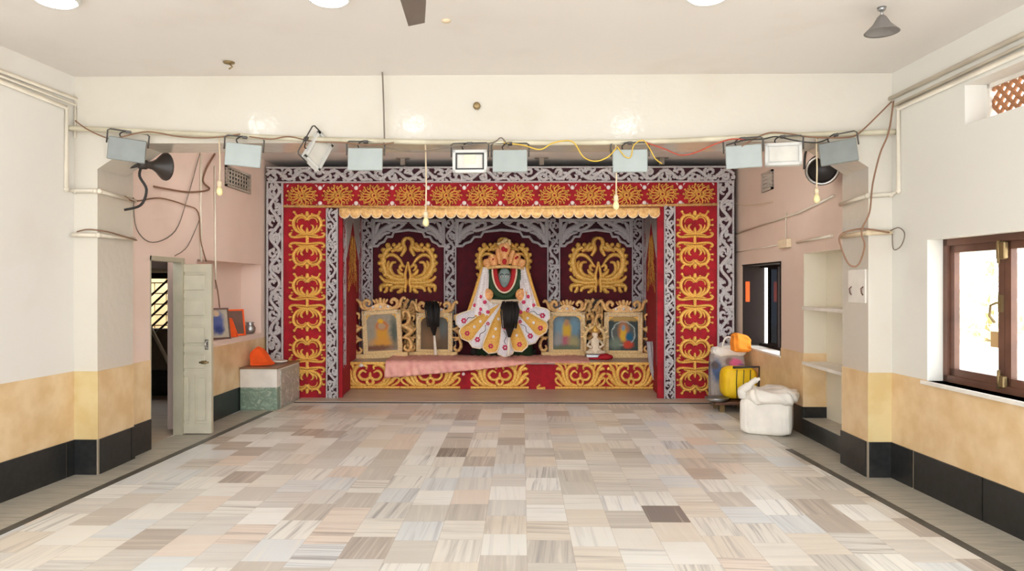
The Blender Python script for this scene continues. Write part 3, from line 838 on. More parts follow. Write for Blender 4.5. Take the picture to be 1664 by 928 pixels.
def palmette():
    """low running scroll, 1 wide x 0.42 tall, standing on a base bar"""
    mb = MB(); h = .035
    mb.stroke([(-.5, .022), (0, .022), (.5, .022)], .022, h, sm=False)
    mb.stroke(spiral(0, .12, .055, .055, 0, 2 * PI, 14), .028, h, sm=False)
    mb.stroke([(0, .18), (0, .22), (0, .27)], tap(0.027, .3), h)
    mb.stroke([(.03, .16), (.13, .15), (.19, .22), (.13, .29), (.06, .26)], tap(0.027, .5), h, mirror=True)
    mb.stroke([(.06, .05), (.2, .09), (.27, .2), (.25, .32), (.15, .385), (.06, .36), (.07, .31)], tap(0.038, .4), h, mirror=True)
    mb.stroke([(.14, .05), (.27, .1), (.33, .22), (.37, .34), (.45, .40)], tap(0.042, .4), h, mirror=True)
    mb.stroke([(.25, .05), (.36, .12), (.43, .22), (.5, .25)], tap(0.038, .4), h, mirror=True)
    mb.stroke([(.38, .30), (.44, .33), (.48, .31)], tap(0.030, .5), h, mirror=True)
    mb.stroke([(.36, .05), (.45, .09), (.49, .15), (.45, .18), (.42, .15)], tap(0.024, .5), h, mirror=True)
    mb.stroke([(.28, .32), (.3, .39), (.36, .41)], tap(0.027, .5), h, mirror=True)
    return mb

def filigree(L, W, seed=1):
    """pierced vine strip of length L (x) and width W (z), centred on z=0, dense like beaten silver"""
    rnd = random.Random(seed); mb = MB(); h = .03
    for sg in (1, -1):
        mb.stroke([(0, sg * (W / 2 - W * .05)), (L / 2, sg * (W / 2 - W * .05)), (L, sg * (W / 2 - W * .05))], W * .06, h * 1.1, sm=False)
    n = max(1, round(L / (W * .95))); p = L / n; a = W * .27
    pts = [(L * i / (n * 6), a * math.sin(PI * i / 6)) for i in range(n * 6 + 1)]
    mb.stroke(pts, W * .10, h, k=2)
    for i in range(n):
        s = 1 if i % 2 == 0 else -1
        cx = (i + .5) * p
        mb.stroke(spiral(cx, -s * W * .13, W * .26, W * .05, s * PI * .95, s * (PI * .95 + 5.2), 14), tap(W * .095, .6), h, sm=False)
        for q in range(11):
            x = cx + rnd.uniform(-.5, .5) * p; z = rnd.uniform(-.42, .42) * W; an = rnd.uniform(0, PI)
            l = W * rnd.uniform(.1, .2)
            dx, dz = math.cos(an) * l, math.sin(an) * l
            zc = lambda v: max(-W * .44, min(W * .44, v))
            xc = lambda v: max(0, min(L, v))
            mb.stroke([(xc(x - dx), zc(z - dz)), (xc(x + dz * .3), zc(z - dx * .3)), (xc(x + dx), zc(z + dz))], tap(W * .095, .3), h * .9, k=3)
    return mb

def place2d(mb, origin, xdir, zdir, scale=1.0):
    """map a relief mesh (x along, z across, -y outward) onto a plane; outward = zdir x xdir ordering kept right-handed"""
    X = Vector(xdir).normalized(); Z = Vector(zdir).normalized(); Yv = Z.cross(X)
    m = Matrix(((X.x, Yv.x, Z.x, origin[0]), (X.y, Yv.y, Z.y, origin[1]), (X.z, Yv.z, Z.z, origin[2]), (0, 0, 0, 1)))
    return mb.xform(m @ Matrix.Scale(scale, 4))

# ================================================================== shrine front (proscenium)
SY = 10.88
sh = thing('shrine_front', 'red velvet shrine front with gold scrolls and silver filigree border', 'shrine front', (-.3, SY, 0))
def X(px, Y=None): return atY(px, 464, Y or SY)[0]
def Z(py, px=832, Y=None): return atY(px, py, Y or SY)[2]
zTop, zRed, zVal = Z(271), Z(297), Z(338)
xa, xb, xc, xd, xe_ = X(434), X(461), X(464), X(530), X(551)
ya, yb_, yc, yd, ye = X(1192), X(1165), X(1161), X(1097), X(1078)
# silver strips with dark backing
def silver_strip(name, p0, p1, W, parent, seed, y, back='darkvoid', out=(0, -1, 0)):
    """strip from p0 to p1 (x,z pairs) on plane y facing the hall"""
    d = Vector((p1[0] - p0[0], 0, p1[1] - p0[1])); L = d.length
    mb = filigree(L, W, seed)
    xdir = d.normalized(); zdir = Vector((-xdir.z, 0, xdir.x))
    place2d(mb, (p0[0], y, p0[1]), xdir, zdir)
    o = mb.build(name, M['silver'], parent)
    b = MB(); q = zdir * (W / 2)
    P0 = Vector((p0[0], y, p0[1])); P1 = Vector((p1[0], y, p1[1]))
    c = [P0 - q, P0 + q, P1 + q, P1 - q]
    vs = [tuple(v) for v in c] + [(v.x, y + .06, v.z) for v in c]
    b.hexa(vs)
    b.build('backing', M[back], o)
    return o
wO, wI = xb - xa, xe_ - xd - .02
silver_strip('silver_border', ((xa), (zTop + zRed) / 2), (ya, (zTop + zRed) / 2), zTop - zRed, sh, 11, SY - .02)
silver_strip('silver_border', ((xa + xb) / 2, .0), ((xa + xb) / 2, zRed), wO, sh, 12, SY - .02)
silver_strip('silver_border', ((ya + yb_) / 2, .0), ((ya + yb_) / 2, zRed), ya - yb_, sh, 13, SY - .02)
silver_strip('silver_border', ((xd + xe_) / 2, .0), ((xd + xe_) / 2, Z(339)), wI, sh, 14, SY - .03)
silver_strip('silver_border', ((yd + ye) / 2, .0), ((yd + ye) / 2, Z(336)), yd - ye - .01, sh, 15, SY - .03)
for (l, r) in ((xb, xd + .01), (yd - .005, yb_)):
    MB().box(l, r, SY, SY + .06, 0, zVal).build('column_panel', M['velvet'], sh)
MB().box(xb, yb_, SY, SY + .06, zVal, zRed).build('header_panel', M['velvet'], sh)
MB().tube([(xb, SY - .02, Z(335)), (0, SY - .02, Z(337.5)), (yb_, SY - .02, Z(333))], .022).build('gold_moulding', M['goldp'], sh)
# returns of the opening: narrow red strips
MB().box(xe_ - .005, xe_ + .05, SY, SY + .06, 0, zVal).build('jamb_panel', M['velvet'], sh)
MB().box(ye - .09, ye + .005, SY, SY + .06, 0, zVal).build('jamb_panel', M['velvet'], sh)
# column scrolls
base = None
for cx in ((X(470) + X(529)) / 2, (X(1099) + X(1159)) / 2):
    for pi, (top, bot) in enumerate(((342, 438), (443, 540), (545, 641))):
        zt, zb = Z(top), Z(bot); zm = (zt + zb) / 2
        for sgn in (1, -1):
            sc = .575
            if base is None:
                mb = heart_motif()
                base = mb.build('scroll_motif', M['gold'], sh, world=False)
                o = base
            else:
                o = base.copy(); COL.objects.link(o); o.parent = sh
            o.location = (cx + .3, -.004, zm); o.scale = (sc * 1.0, .9, sgn * (zt - zb) / 2 / .89)
# header medallions
base = None
for i in range(12):
    px = 491 + 58.55 * i; z = Z(317.5 - 1.5 * (i > 9))
    if base is None:
        base = medallion().build('medallion', [M['gold'], M['stud']], sh, world=False); o = base
    else:
        o = base.copy(); COL.objects.link(o); o.parent = sh
    o.location = (X(px) + .3, -.004, z); o.scale = (.50, .9, .49)
mb = MB()
base = None
for i in range(11):
    for py in (305, 330):
        c = (X(491 + 58.55 * (i + .5)), SY - .005, Z(py))
        if base is None:
            base = MB().ell((0, 0, 0), (.034, .02, .034), 0, 10, 6).build('stud', M['stud'], sh, world=False); o = base
        else:
            o = base.copy(); COL.objects.link(o); o.parent = sh
        o.location = (c[0] + .3, -.005, c[2])
# scalloped valance
v0, v1 = X(553), X(1071)
nsc = 30
def val(u, v):
    x = v0 + (v1 - v0) * u
    sc = abs(math.sin(PI * u * nsc)) ** .6
    z = Z(338.5) - v * (.09 + .065 * sc)
    return (x, SY - .045 - .012 * sc * v, z)
mb = MB().grid(val, nsc * 8, 3)
vo = mb.build('scalloped_valance', M['goldp'], sh)
so = vo.modifiers.new('thick', 'SOLIDIFY'); so.thickness = .012
pts = [val(i / (nsc * 8), 1) for i in range(nsc * 8 + 1)]
MB().tube([(p[0], p[1] - .008, p[2]) for p in pts], .009, n=5).build('valance_edge', M['cream'], vo)
mb = MB()
for i in range(nsc):
    x = v0 + (v1 - v0) * i / nsc
    mb.tube([(x, SY - .052, Z(338.5)), (x, SY - .055, Z(338.5) - .10)], .005, n=4)
mb.build('valance_seam', M['cream'], vo)

# ================================================================== shrine interior
KY = 13.1
lx0, rx0 = X(553), X(1075)
lx1, rx1 = X(589, KY), X(1045, KY)
zk = Z(360, Y=KY)
zi = 2.98
bk = thing('shrine_backdrop', 'maroon velvet recess with silver columns and arches behind the idol', 'backdrop', (-.3, KY, 0))
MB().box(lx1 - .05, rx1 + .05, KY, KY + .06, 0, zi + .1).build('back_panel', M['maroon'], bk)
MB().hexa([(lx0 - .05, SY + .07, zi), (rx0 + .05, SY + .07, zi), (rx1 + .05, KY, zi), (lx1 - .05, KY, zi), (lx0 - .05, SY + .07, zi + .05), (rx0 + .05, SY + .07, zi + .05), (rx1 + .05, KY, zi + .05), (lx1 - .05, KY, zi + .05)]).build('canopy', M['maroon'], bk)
# silver columns
cols = [(589, 607), (722, 742), (889, 910), (1026, 1044)]
for i, (a, b) in enumerate(cols):
    silver_strip('silver_column', ((X(a, KY) + X(b, KY)) / 2, .45), ((X(a, KY) + X(b, KY)) / 2, zi), X(b, KY) - X(a, KY), bk, 30 + i, KY - .07)
# arches (spandrel panels): scalloped outline
def arch(pa, pb, seed):
    x0, x1 = X(pa, KY) - .005, X(pb, KY) + .005; w = x1 - x0; cx = (x0 + x1) / 2
    zt = Z(361, Y=KY) + .05; zs = Z(400, Y=KY); zm = Z(374, Y=KY)
    prof = [(0, zs), (.07, zs), (.10, zs + .05), (.16, zs + .08), (.20, zs + .17), (.27, zs + .17), (.30, zs + .26), (.40, zs + .28), (.5, zm)]
    pr = [(x0 + w * a, z) for a, z in prof]; pr2 = [(x1 - w * a, z) for a, z in reversed(prof[:-1])]
    low = pr + pr2
    vs = []; fs = []
    for x, z in low: vs += [(x, KY - .05, z), (x, KY - .05, zt), (x, KY - .02, z), (x, KY - .02, zt)]
    for i in range(len(low) - 1):
        a = 4 * i; fs += [(a, a + 4, a + 5, a + 1), (a + 2, a + 3, a + 7, a + 6), (a, a + 2, a + 6, a + 4)]
    o = MB().add(vs, fs).build('arch_panel', M['darkvoid'], bk)
    mb = MB(); h = .03
    lowl = [(x - cx, z) for x, z in low]
    mb.stroke(lowl, .026, h, sm=False)
    mb.stroke([(x0 - cx, zt - .02), (0, zt - .02), (x1 - cx, zt - .02)], .03, h, sm=False)
    mb.stroke([(x0 - cx + .02, zs), (x0 - cx + .02, zt)], .03, h, sm=False, mirror=True)
    hw = w / 2; zz = zs + .02
    mb.stroke([(-hw + .04, zs + .06), (-hw + .10, zs + .2), (-hw + .24, zs + .33), (-hw + .48, zt - .05)], tap(.06, .5), h, mirror=True)
    mb.stroke(spiral(-hw + .26, zt - .14, .12, .03, 2.6, -2.6, 14), tap(.035, .6), h, sm=False, mirror=True)
    mb.stroke(spiral(-hw + .50, zt - .12, .09, .02, 3.3, -1.5, 12), tap(.032, .6), h, sm=False, mirror=True)
    mb.stroke([(-hw + .06, zs + .22), (-hw + .08, zs + .35), (-hw + .14, zt - .06)], tap(.04, .4), h, mirror=True)
    mb.stroke([(-hw + .12, zs + .12), (-hw + .2, zs + .22), (-hw + .33, zs + .25)], tap(.035, .4), h, mirror=True)
    mb.stroke([(-hw + .3, zt - .2), (-hw + .42, zt - .2), (-.06, zt - .09)], tap(.035, .4), h, mirror=True)
    mb.stroke([(-.02, zt - .06), (-.12, zt - .07), (-.2, zt - .05)], tap(.03, .4), h, mirror=True)
    mb.xform(Matrix.Translation((cx, KY - .055, 0)))
    mb.build('silver_tracery', M['silver'], o)
arch(607, 722, 1); arch(742, 889, 2); arch(910, 1026, 3)
# gold scroll panels
for px in (663, 972):
    mb = big_scroll(); zb = Z(477, Y=KY); zt = Z(385, Y=KY)
    o = mb.xform(Matrix.Diagonal((1.06, 1.2, (zt - zb), 1))).build('gold_scroll', M['gold'], bk, world=False)
    o.location = (X(px, KY) + .3, -.01, zb)
# side walls with pointed niche and gold vine
for (xf, xb2, side) in ((lx0, lx1, 1), (rx0, rx1, -1)):
    o = MB().hexa([(xf - side * .05, SY + .07, 0), (xf, SY + .07, 0), (xb2, KY, 0), (xb2 - side * .05, KY, 0), (xf - side * .05, SY + .07, zi), (xf, SY + .07, zi), (xb2, KY, zi), (xb2 - side * .05, KY, zi)]).build('side_panel', M['velvet'], bk)
    P0 = Vector((xf + side * .006, SY + .09, 0)); P1 = Vector((xb2 + side * .006, KY - .05, 0)); dv = (P1 - P0); Ls = dv.length
    xd_ = dv.normalized() if side < 0 else -dv.normalized()
    O = P0 if side < 0 else P1
    # silver surround
    def onwall(mb): return place2d(mb, tuple(O), xd_, (0, 0, 1))
    mb = filigree(2.5, .34, 50); mb.xform(Matrix(((0, 0, 1, .2), (0, 1, 0, 0), (1, 0, 0, .47), (0, 0, 0, 1))) @ Matrix.Scale(1, 4))
    s1 = onwall(mb).build('silver_surround', M['silver'], o)
    mb = filigree(2.5, .34, 51); mb.xform(Matrix(((0, 0, 1, Ls - .2), (0, 1, 0, 0), (1, 0, 0, .47), (0, 0, 0, 1))))
    onwall(mb).build('silver_surround', M['silver'], o)
    mb = MB(); cxs = Ls / 2
    mb.prism([(cxs - .75, 2.96), (cxs - .62, 2.2), (cxs - .2, 2.62), (cxs, 2.86), (cxs + .2, 2.62), (cxs + .62, 2.2), (cxs + .75, 2.96)], -.03, 0)
    onwall(mb).build('silver_head', M['silver'], o)
    mb = MB(); rnd = random.Random(5)
    for k in range(26):
        t_ = k / 25; zc = 1.75 + t_ * .75; ww = .55 * (1 - t_ * .55)
        for s_ in (1, -1):
            x0 = cxs + s_ * rnd.uniform(.02, .2) * ww; x1 = cxs + s_ * ww * rnd.uniform(.5, 1)
            mb.stroke([(x0, zc), ((x0 + x1) / 2, zc + .06), (x1, zc - rnd.uniform(-.02, .12))], tap(.045, .4), .05)
    onwall(mb).build('gold_vine', M['gold'], o)

# ================================================================== altar platform
AY, AZ = 11.8, 0.47
px0, px1 = X(549, AY), X(1074, AY)
al = thing('altar_platform', 'low red altar platform with gold scrolls along its front', 'altar', (-.3, AY, 0))
MB().box(px0, px1, AY, KY - .02, .021, AZ - .03).build('front_panel', M['velvet'], al)
MB().box(px0, px1, AY - .02, KY - .02, AZ - .03, AZ).build('platform_top', M['step'], al)
base = None
for (a, b) in ((553, 650), (651, 748), (765, 859), (902, 984), (985, 1066)):
    x0, x1 = X(a, AY), X(b, AY)
    if base is None:
        base = palmette().build('gold_scroll', M['gold'], al, world=False); o = base
    else:
        o = base.copy(); COL.objects.link(o); o.parent = al
    o.location = ((x0 + x1) / 2 + .3, -.004, .025); o.scale = (x1 - x0, .9, 1.04)
MB().ell((X(753, AY), AY - .004, Z(608, Y=AY)), (.028, .015, .028), 0, 10, 6).build('stud', M['stud'], al)
for (a, b) in ((553, 748), (902, 1066)):
    MB().box(X(a, AY), X(b, AY), AY - .035, AY - .02, AZ - .035, AZ + .005).build('gold_edge', M['gold'], al)
MB().stroke([(X(873, AY), .05), (X(878, AY), .1), (X(873, AY), .04), (X(886, AY), .04)], .02, .02, y=AY).build('gold_scrap', M['gold'], al)

# pink cloth
cx0, cx1 = X(628, AY), X(958, AY)
rnd = random.Random(4)
def cloth(u, v):
    x = cx0 + (cx1 - cx0) * u
    drop = .26 * (1 - u / .72) ** .8 if u < .72 else 0.0
    drop = max(drop, .0)
    wr = .020 * math.sin(u * 70 + 2 * math.sin(v * 5)) + .014 * math.sin(u * 111 + 1.3 + 3 * v)
    edge = .36
    if v < edge:
        q = v / edge
        return (x + .03 * (1 - q) * (1 - u) * -.6, AY - .045 - .012 - abs(wr) * 1.6 * (1 - q) - .01, AZ + .012 - drop * (1 - q) - .01 * (1 - q))
    q = (v - edge) / (1 - edge)
    y = AY - .055 + q * 1.0
    z = AZ + .012 + .018 * abs(math.sin(u * 23 + q * 3)) * q * (1 - q) * 4 + .5 * abs(wr) + .03 * q * (1 - q)
    return (x, y, z)
mb = MB().grid(cloth, 120, 22)
o = mb.build('pink_cloth', M['pinkcloth']); tag(o, 'wrinkled pink satin cloth draped over the altar front edge', 'cloth')
so = o.modifiers.new('thick', 'SOLIDIFY'); so.thickness = .008; so.offset = 1

# ================================================================== framed pictures on altar
def figure_blobs(i):
    w = lambda *c: rgb(*c)
    if i == 0: return w(168, 158, 140), [(0, -.02, .11, .22, .35, w(206, 150, 60)), (0, -.18, .2, .09, .5, w(204, 146, 66)), (0, .12, .10, .08, .25, w(196, 98, 48)), (0, .11, .07, .06, .3, w(176, 150, 116)), (-.02, .2, .05, .04, .4, w(222, 170, 50)), (.21, 0, .06, .25, .5, w(90, 96, 84)), (-.1, -.27, .3, .05, .5, w(120, 84, 66))]
    if i == 1: return w(110, 92, 74), [(.12, .1, .12, .16, .6, w(104, 110, 106)), (-.08, -.1, .14, .2, .6, w(136, 106, 78)), (.05, .0, .05, .1, .5, w(142, 120, 96))]
    if i == 2: return w(110, 120, 122), [(-.13, .10, .1, .17, .4, w(122, 150, 164)), (.14, .1, .09, .16, .4, w(112, 144, 160)), (0, .03, .08, .17, .35, w(206, 166, 62)), (0, .18, .04, .05, .4, w(180, 132, 100)), (-.02, -.15, .09, .1, .4, w(172, 96, 110)), (.12, -.18, .1, .12, .5, w(160, 152, 110)), (-.16, -.14, .08, .14, .5, w(150, 150, 148)), (0, -.28, .28, .06, .5, w(106, 112, 92))]
    return w(74, 84, 82), [(0, .26, .3, .05, .25, w(176, 146, 88)), (0, .0, .21, .22, .04, w(176, 186, 178)), (0, .0, .19, .2, .05, w(92, 96, 92)), (0, .03, .09, .17, .4, w(190, 120, 70)), (0, -.02, .055, .13, .3, w(212, 170, 60)), (.1, -.06, .06, .08, .4, w(40, 100, 130)), (0, .1, .035, .05, .3, w(130, 156, 170)), (.08, -.2, .09, .07, .3, w(196, 74, 54)), (-.14, -.18, .1, .1, .5, w(120, 132, 116))]

def picture_frame(px_c, py_base, Yp, w, h, rz, label, idx, roll=0.0):
    c = atY(px_c, py_base, Yp)
    t = thing('picture_frame', label, 'picture frame', (c[0], Yp, AZ), (0, roll, rz), 'ornate gold picture frames on the altar')
    t.rotation_mode = 'XYZ'
    fw = .085; b = .09
    mb = MB()
    zt = b + h
    mb.box(-w / 2, -w / 2 + fw, -.03, .03, b, zt, bev=.01).box(w / 2 - fw, w / 2, -.03, .03, b, zt, bev=.01).box(-w / 2, w / 2, -.03, .03, zt - fw, zt, bev=.01).box(-w / 2, w / 2, -.03, .03, b - .005, b + fw * .5, bev=.01)
    fo = mb.build('frame', M['goldb'], t, world=False)
    mb = MB()
    n = int(h / .035)
    for i in range(n):
        z = b + .02 + (h - .04) * i / (n - 1)
        for x in (-w / 2 + .018, -w / 2 + fw - .016, w / 2 - .018, w / 2 - fw + .016): mb.ell((x, -.034, z), (.012, .009, .012), 0, 6, 4)
    n = int(w / .035)
    for i in range(n):
        x = -w / 2 + .02 + (w - .04) * i / (n - 1)
        for z in (zt - .018, zt - fw + .016): mb.ell((x, -.034, z), (.012, .009, .012), 0, 6, 4)
    mb.build('beading', M['cream'], fo, world=False)
    iw = w / 2 - fw
    base_c, bl_ = figure_blobs(idx)
    pic = MB().box(-iw, iw, -.004, .006, b, zt - fw)
    pic.xform(Matrix.Translation((0, 0, -(b + h / 2 - .02))))
    po = pic.build('picture', blob_mat('painted_picture', base_c, bl_), t, world=False)
    po.location = (0, 0, b + h / 2 - .02)
    mb = MB()
    for s_ in (1, -1):
        k = .09
        q = [(s_ * iw, zt - fw), (s_ * (iw - k), zt - fw), (s_ * (iw - k * .35), zt - fw - k * .3), (s_ * iw, zt - fw - k)]
        mb.prism(q if s_ > 0 else list(reversed(q)), -.02, .0)
    mb.build('corner_insert', M['gold'], t, world=False)
    MB().box(-w / 2 - .13, w / 2 + .09, -.06, .05, 0, b, bev=.012).build('base_rail', M['goldb'], t, world=False)
    mb = MB(); hh = .045
    # crest
    mb.prism([(-w * .36, zt), (-w * .30, zt + .05), (-w * .18, zt + .09), (-w * .08, zt + .125), (w * .08, zt + .125), (w * .18, zt + .09), (w * .30, zt + .05), (w * .36, zt)], -.035, .02)
    mb.stroke([(w * .28, zt + .02), (w * .40, zt + .06), (w * .42, zt + .14), (w * .34, zt + .18), (w * .27, zt + .14), (w * .31, zt + .10)], tap(.035, .6), hh, mirror=True, y=-.01)
    mb.stroke([(w * .36, zt + .01), (w * .48, zt + .06), (w * .52, zt + .15), (w * .60, zt + .20), (w * .64, zt + .16)], tap(.03, .6), hh, mirror=True, y=-.01)
    for x, r in ((0, .045), (-.06, .035), (.06, .035), (-.11, .026), (.11, .026)):
        mb.stroke([(x * .8, zt + .12), (x, zt + .16), (x * 1.2, zt + .15 + r * 1.5)], tap(r * .8, .6), hh, y=-.01)
    cr = mb.build('crest', M['goldp'], t, world=False)
    for x in (-.13, -.0, .13): MB().ell((x, -.045, zt + .055), (.025, .015, .028), 0, 8, 5).build('pearl', M['stud'], cr, world=False)
    for s_ in (1, -1):
        mb = MB()
        x0 = s_ * (w / 2)
        mb.stroke([(x0, zt - .30), (x0 + s_ * .10, zt - .26), (x0 + s_ * .15, zt - .16), (x0 + s_ * .11, zt - .05), (x0 + s_ * .04, zt - .06), (x0 + s_ * .05, zt - .14)], tap(.032, .5), hh)
        mb.stroke([(x0, zt - .28), (x0 + s_ * .13, zt - .36), (x0 + s_ * .15, zt - .42), (x0 + s_ * .04, zt - .50)], tap(.045, .4), hh)
        mb.stroke([(x0, b + .26), (x0 + s_ * .12, b + .22), (x0 + s_ * .15, b + .1), (x0 + s_ * .10, b + .02), (x0 + s_ * .03, b + .06), (x0 + s_ * .06, b + .12)], tap(.032, .5), hh)
        mb.ell((x0 + s_ * .12, -.02, zt - .34), (.022, .02, .022), 0, 8, 5); mb.ell((x0 + s_ * .12, -.02, b + .30), (.022, .02, .022), 0, 8, 5)
        mb.build('side_scroll', M['goldp'], t, world=False)
    return t
PYF = 12.75
picture_frame(623, 580, 12.45, .69, .76, .06, 'gilt framed picture of a figure in gold robes, leftmost on the altar', 0, roll=-.05)
picture_frame(706, 578, 12.72, .66, .70, -.03, 'gilt framed dim brown picture behind the left black fly whisk', 1)
picture_frame(921, 578, 12.74, .66, .72, .02, 'gilt framed picture of a winged blue-grey scene right of the idol', 2)
picture_frame(1013, 580, 12.55, .68, .72, -.05, 'gilt framed picture with a pale circle around a figure, rightmost on the altar', 3)

# gilt carved panel behind frames left end and between (dark scrollwork)
def side_screen(px, py0, py1, wpx, Yp, label):
    x = X(px, Yp); z1 = Z(py0, Y=Yp); w = X(px + wpx, Yp) - x
    t = thing('carved_screen', label, 'screen', (x, Yp, AZ))
    MB().box(-w / 2, w / 2, 0, .03, 0, z1 - AZ).build('panel', M['dark'], t, world=False)
    mb = filigree(z1 - AZ, w, 77); mb.xform(Matrix(((0, 0, -1, 0), (0, 1, 0, 0), (1, 0, 0, 0), (0, 0, 0, 1))))
    mb.build('scrollwork', M['goldp'], t, world=False)
side_screen(664, 486, 0, 28, 12.92, 'carved gilt screen filling the gap between the two left pictures')
side_screen(965, 486, 0, 30, 12.92, 'carved gilt screen behind the small figurine')
side_screen(577, 492, 0, 14, 12.92, 'narrow carved gilt screen at the left end of the altar')
side_screen(1053, 488, 0, 16, 12.92, 'narrow carved gilt screen at the right end of the altar')

# ================================================================== throne and idol
IY = 12.62
def ix(px): return X(px, IY)
def iz(py): return Z(py, Y=IY)
icx = ix(820)
t = thing('throne', 'tall gilt scroll throne back rising behind the idol', 'throne', (X(818, 12.98), 12.98, AZ))
mb = big_scroll(); zt = Z(386, Y=12.98); zb = Z(470, Y=12.98)
mb.xform(Matrix.Diagonal((1.0, 1.2, zt - zb, 1))); mb.xform(Matrix.Translation((0, 0, zb - AZ)))
mb.build('backrest', M['gold'], t, world=False)
MB().box(-.40, .40, .0, .04, 0, zb - AZ + .35).build('back_board', M['dark'], t, world=False)
MB().box(-.60, .60, -.03, .04, 0, .12, bev=.02).build('base', M['dark'], t, world=False)

t = thing('idol', 'enthroned idol with peach crown, sequinned veil and fanned petal skirt', 'idol', (icx, IY, AZ))
k = .0110   # metres per pixel here
def L(px, py): return ((px - 820) * k, (579 - py) * k)
# continuous body: skirt core, torso, neck, head
prof = [(.20, .02), (.50, .03), (.50, .25), (.46, .55), (.36, .85), (.32, 1.05), (.34, 1.15), (.36, 1.25), (.30, 1.33), (.14, 1.38), (.12, 1.42), (.10, 1.46), (.10, 1.72), (.02, 1.76)]
body = MB().lathe(prof, (0, .02, 0), (0, 0, 1), 24, 0, sx=1, sy=1)
body.v = [(x, (y - .02) * .42 + .06, z) for x, y, z in body.v]
# face
def facefn(p):
    q = p.copy()
    if p.z < 0: q.x *= 1 + .25 * p.z; 
    return q
body.ell((0, -.07, 1.41), (.115, .085, .185), 1, 18, 12, facefn)
# nose, lips, brows
body.ell((0, -.155, 1.39), (.02, .024, .05), 1, 8, 6)
body.ell((0, -.142, 1.315), (.036, .014, .014), 1, 8, 5)
body.ell((-.10, -.05, 1.40), (.016, .03, .05), 1, 8, 5); body.ell((.10, -.05, 1.40), (.016, .03, .05), 1, 8, 5)
bo = body.build('body', [M['green'], M['skin']], t, world=False)
mb = MB()
for s_ in (-1, 1):
    mb.ell((s_ * .045, -.146, 1.435), (.03, .012, .015), 0, 10, 5)
mb.build('eye', M['stud'], bo, world=False)
mb = MB()
for s_ in (-1, 1):
    mb.tube([(s_ * .012, -.155, 1.47), (s_ * .045, -.155, 1.485), (s_ * .08, -.135, 1.468)], .007, n=5); mb.ell((s_ * .045, -.157, 1.435), (.011, .006, .012), 0, 6, 4)
mb.build('eyebrow', M['hair'], bo, world=False)
# garlands (U shapes)
def U(hw, zt, zb, y, n=18):
    return [(hw * math.cos(PI + PI * i / n) * (1 if True else 1), y - .03 * math.sin(PI * i / n), zt + (zb - zt) * math.sin(PI * i / n) ** .9) for i in range(n + 1)]
MB().tube(U(.165, 1.60, 1.20, -.09), .045, n=9).build('red_garland', M['garland'], t, world=False)
mb = MB(); pts = smooth(U(.215, 1.60, 1.16, -.10), 3)
for p in pts: mb.ell(p, (.022, .022, .022), 0, 7, 5)
mb.build('cream_garland', M['cream'], t, world=False)
MB().tube(U(.285, 1.60, 1.08, -.06), .06, n=9).build('green_garland', M['green'], t, world=False)
# crown
mb = MB()
mb.tube([(-.38, -.10, 1.575), (-.25, -.17, 1.60), (0, -.20, 1.615), (.25, -.17, 1.60), (.38, -.10, 1.575)], .03, n=8)
cr = mb.build('crown_band', M['goldp'], t, world=False)
def crown_petal(x0, z0, x1, z1, w, mi, name='crown_petal'):
    n = 10; mb = MB()
    d = Vector((x1 - x0, 0, z1 - z0)); Ln = d.length; d.normalize(); nn = Vector((-d.z, 0, d.x))
    mb.stroke([(x0, z0), ((x0 + x1) / 2, (z0 + z1) / 2), (x1, z1)], lambda t_: w * (.55 + .55 * math.sin(PI * (t_ * .75 + .05))) * (1 if t_ < .95 else .8), .06, y=-.12)
    o = mb.build(name, M['peach'], cr, world=False)
    return o
for (a, b, c, d, w) in ((-.27, 1.60, -.33, 1.74, .065), (-.17, 1.61, -.23, 1.82, .07), (.27, 1.60, .33, 1.74, .065), (.17, 1.61, .24, 1.84, .06), (0, 1.80, 0, 2.02, .10), (-.08, 1.66, -.12, 1.93, .045), (.09, 1.66, .16, 1.90, .045), (0, 1.62, 0, 1.80, .085)):
    crown_petal(a, b, c, d, w, 0)
mb = MB()
for (x, z, r) in ((0, 1.70, .045), (-.02, 1.92, .04), (.03, 1.90, .03), (.20, 1.76, .02), (.23, 1.78, .02), (-.2, 1.74, .015)):
    mb.ell((x, -.19, z), (r, .02, r * 1.2), 0, 9, 5)
mb.build('crown_jewel', M['garland'], cr, world=False)
mb = MB(); rnd = random.Random(8)
for i in range(22):
    a = rnd.uniform(.1, PI - .1); r = rnd.uniform(.04, .10)
    mb.ell((math.cos(a) * r * 1.3, -.12 + rnd.uniform(-.03, .03), 2.0 + math.sin(a) * r), (.028, .028, .028), 0, 6, 4)
mb.build('crown_tuft', M['goldb'], cr, world=False)
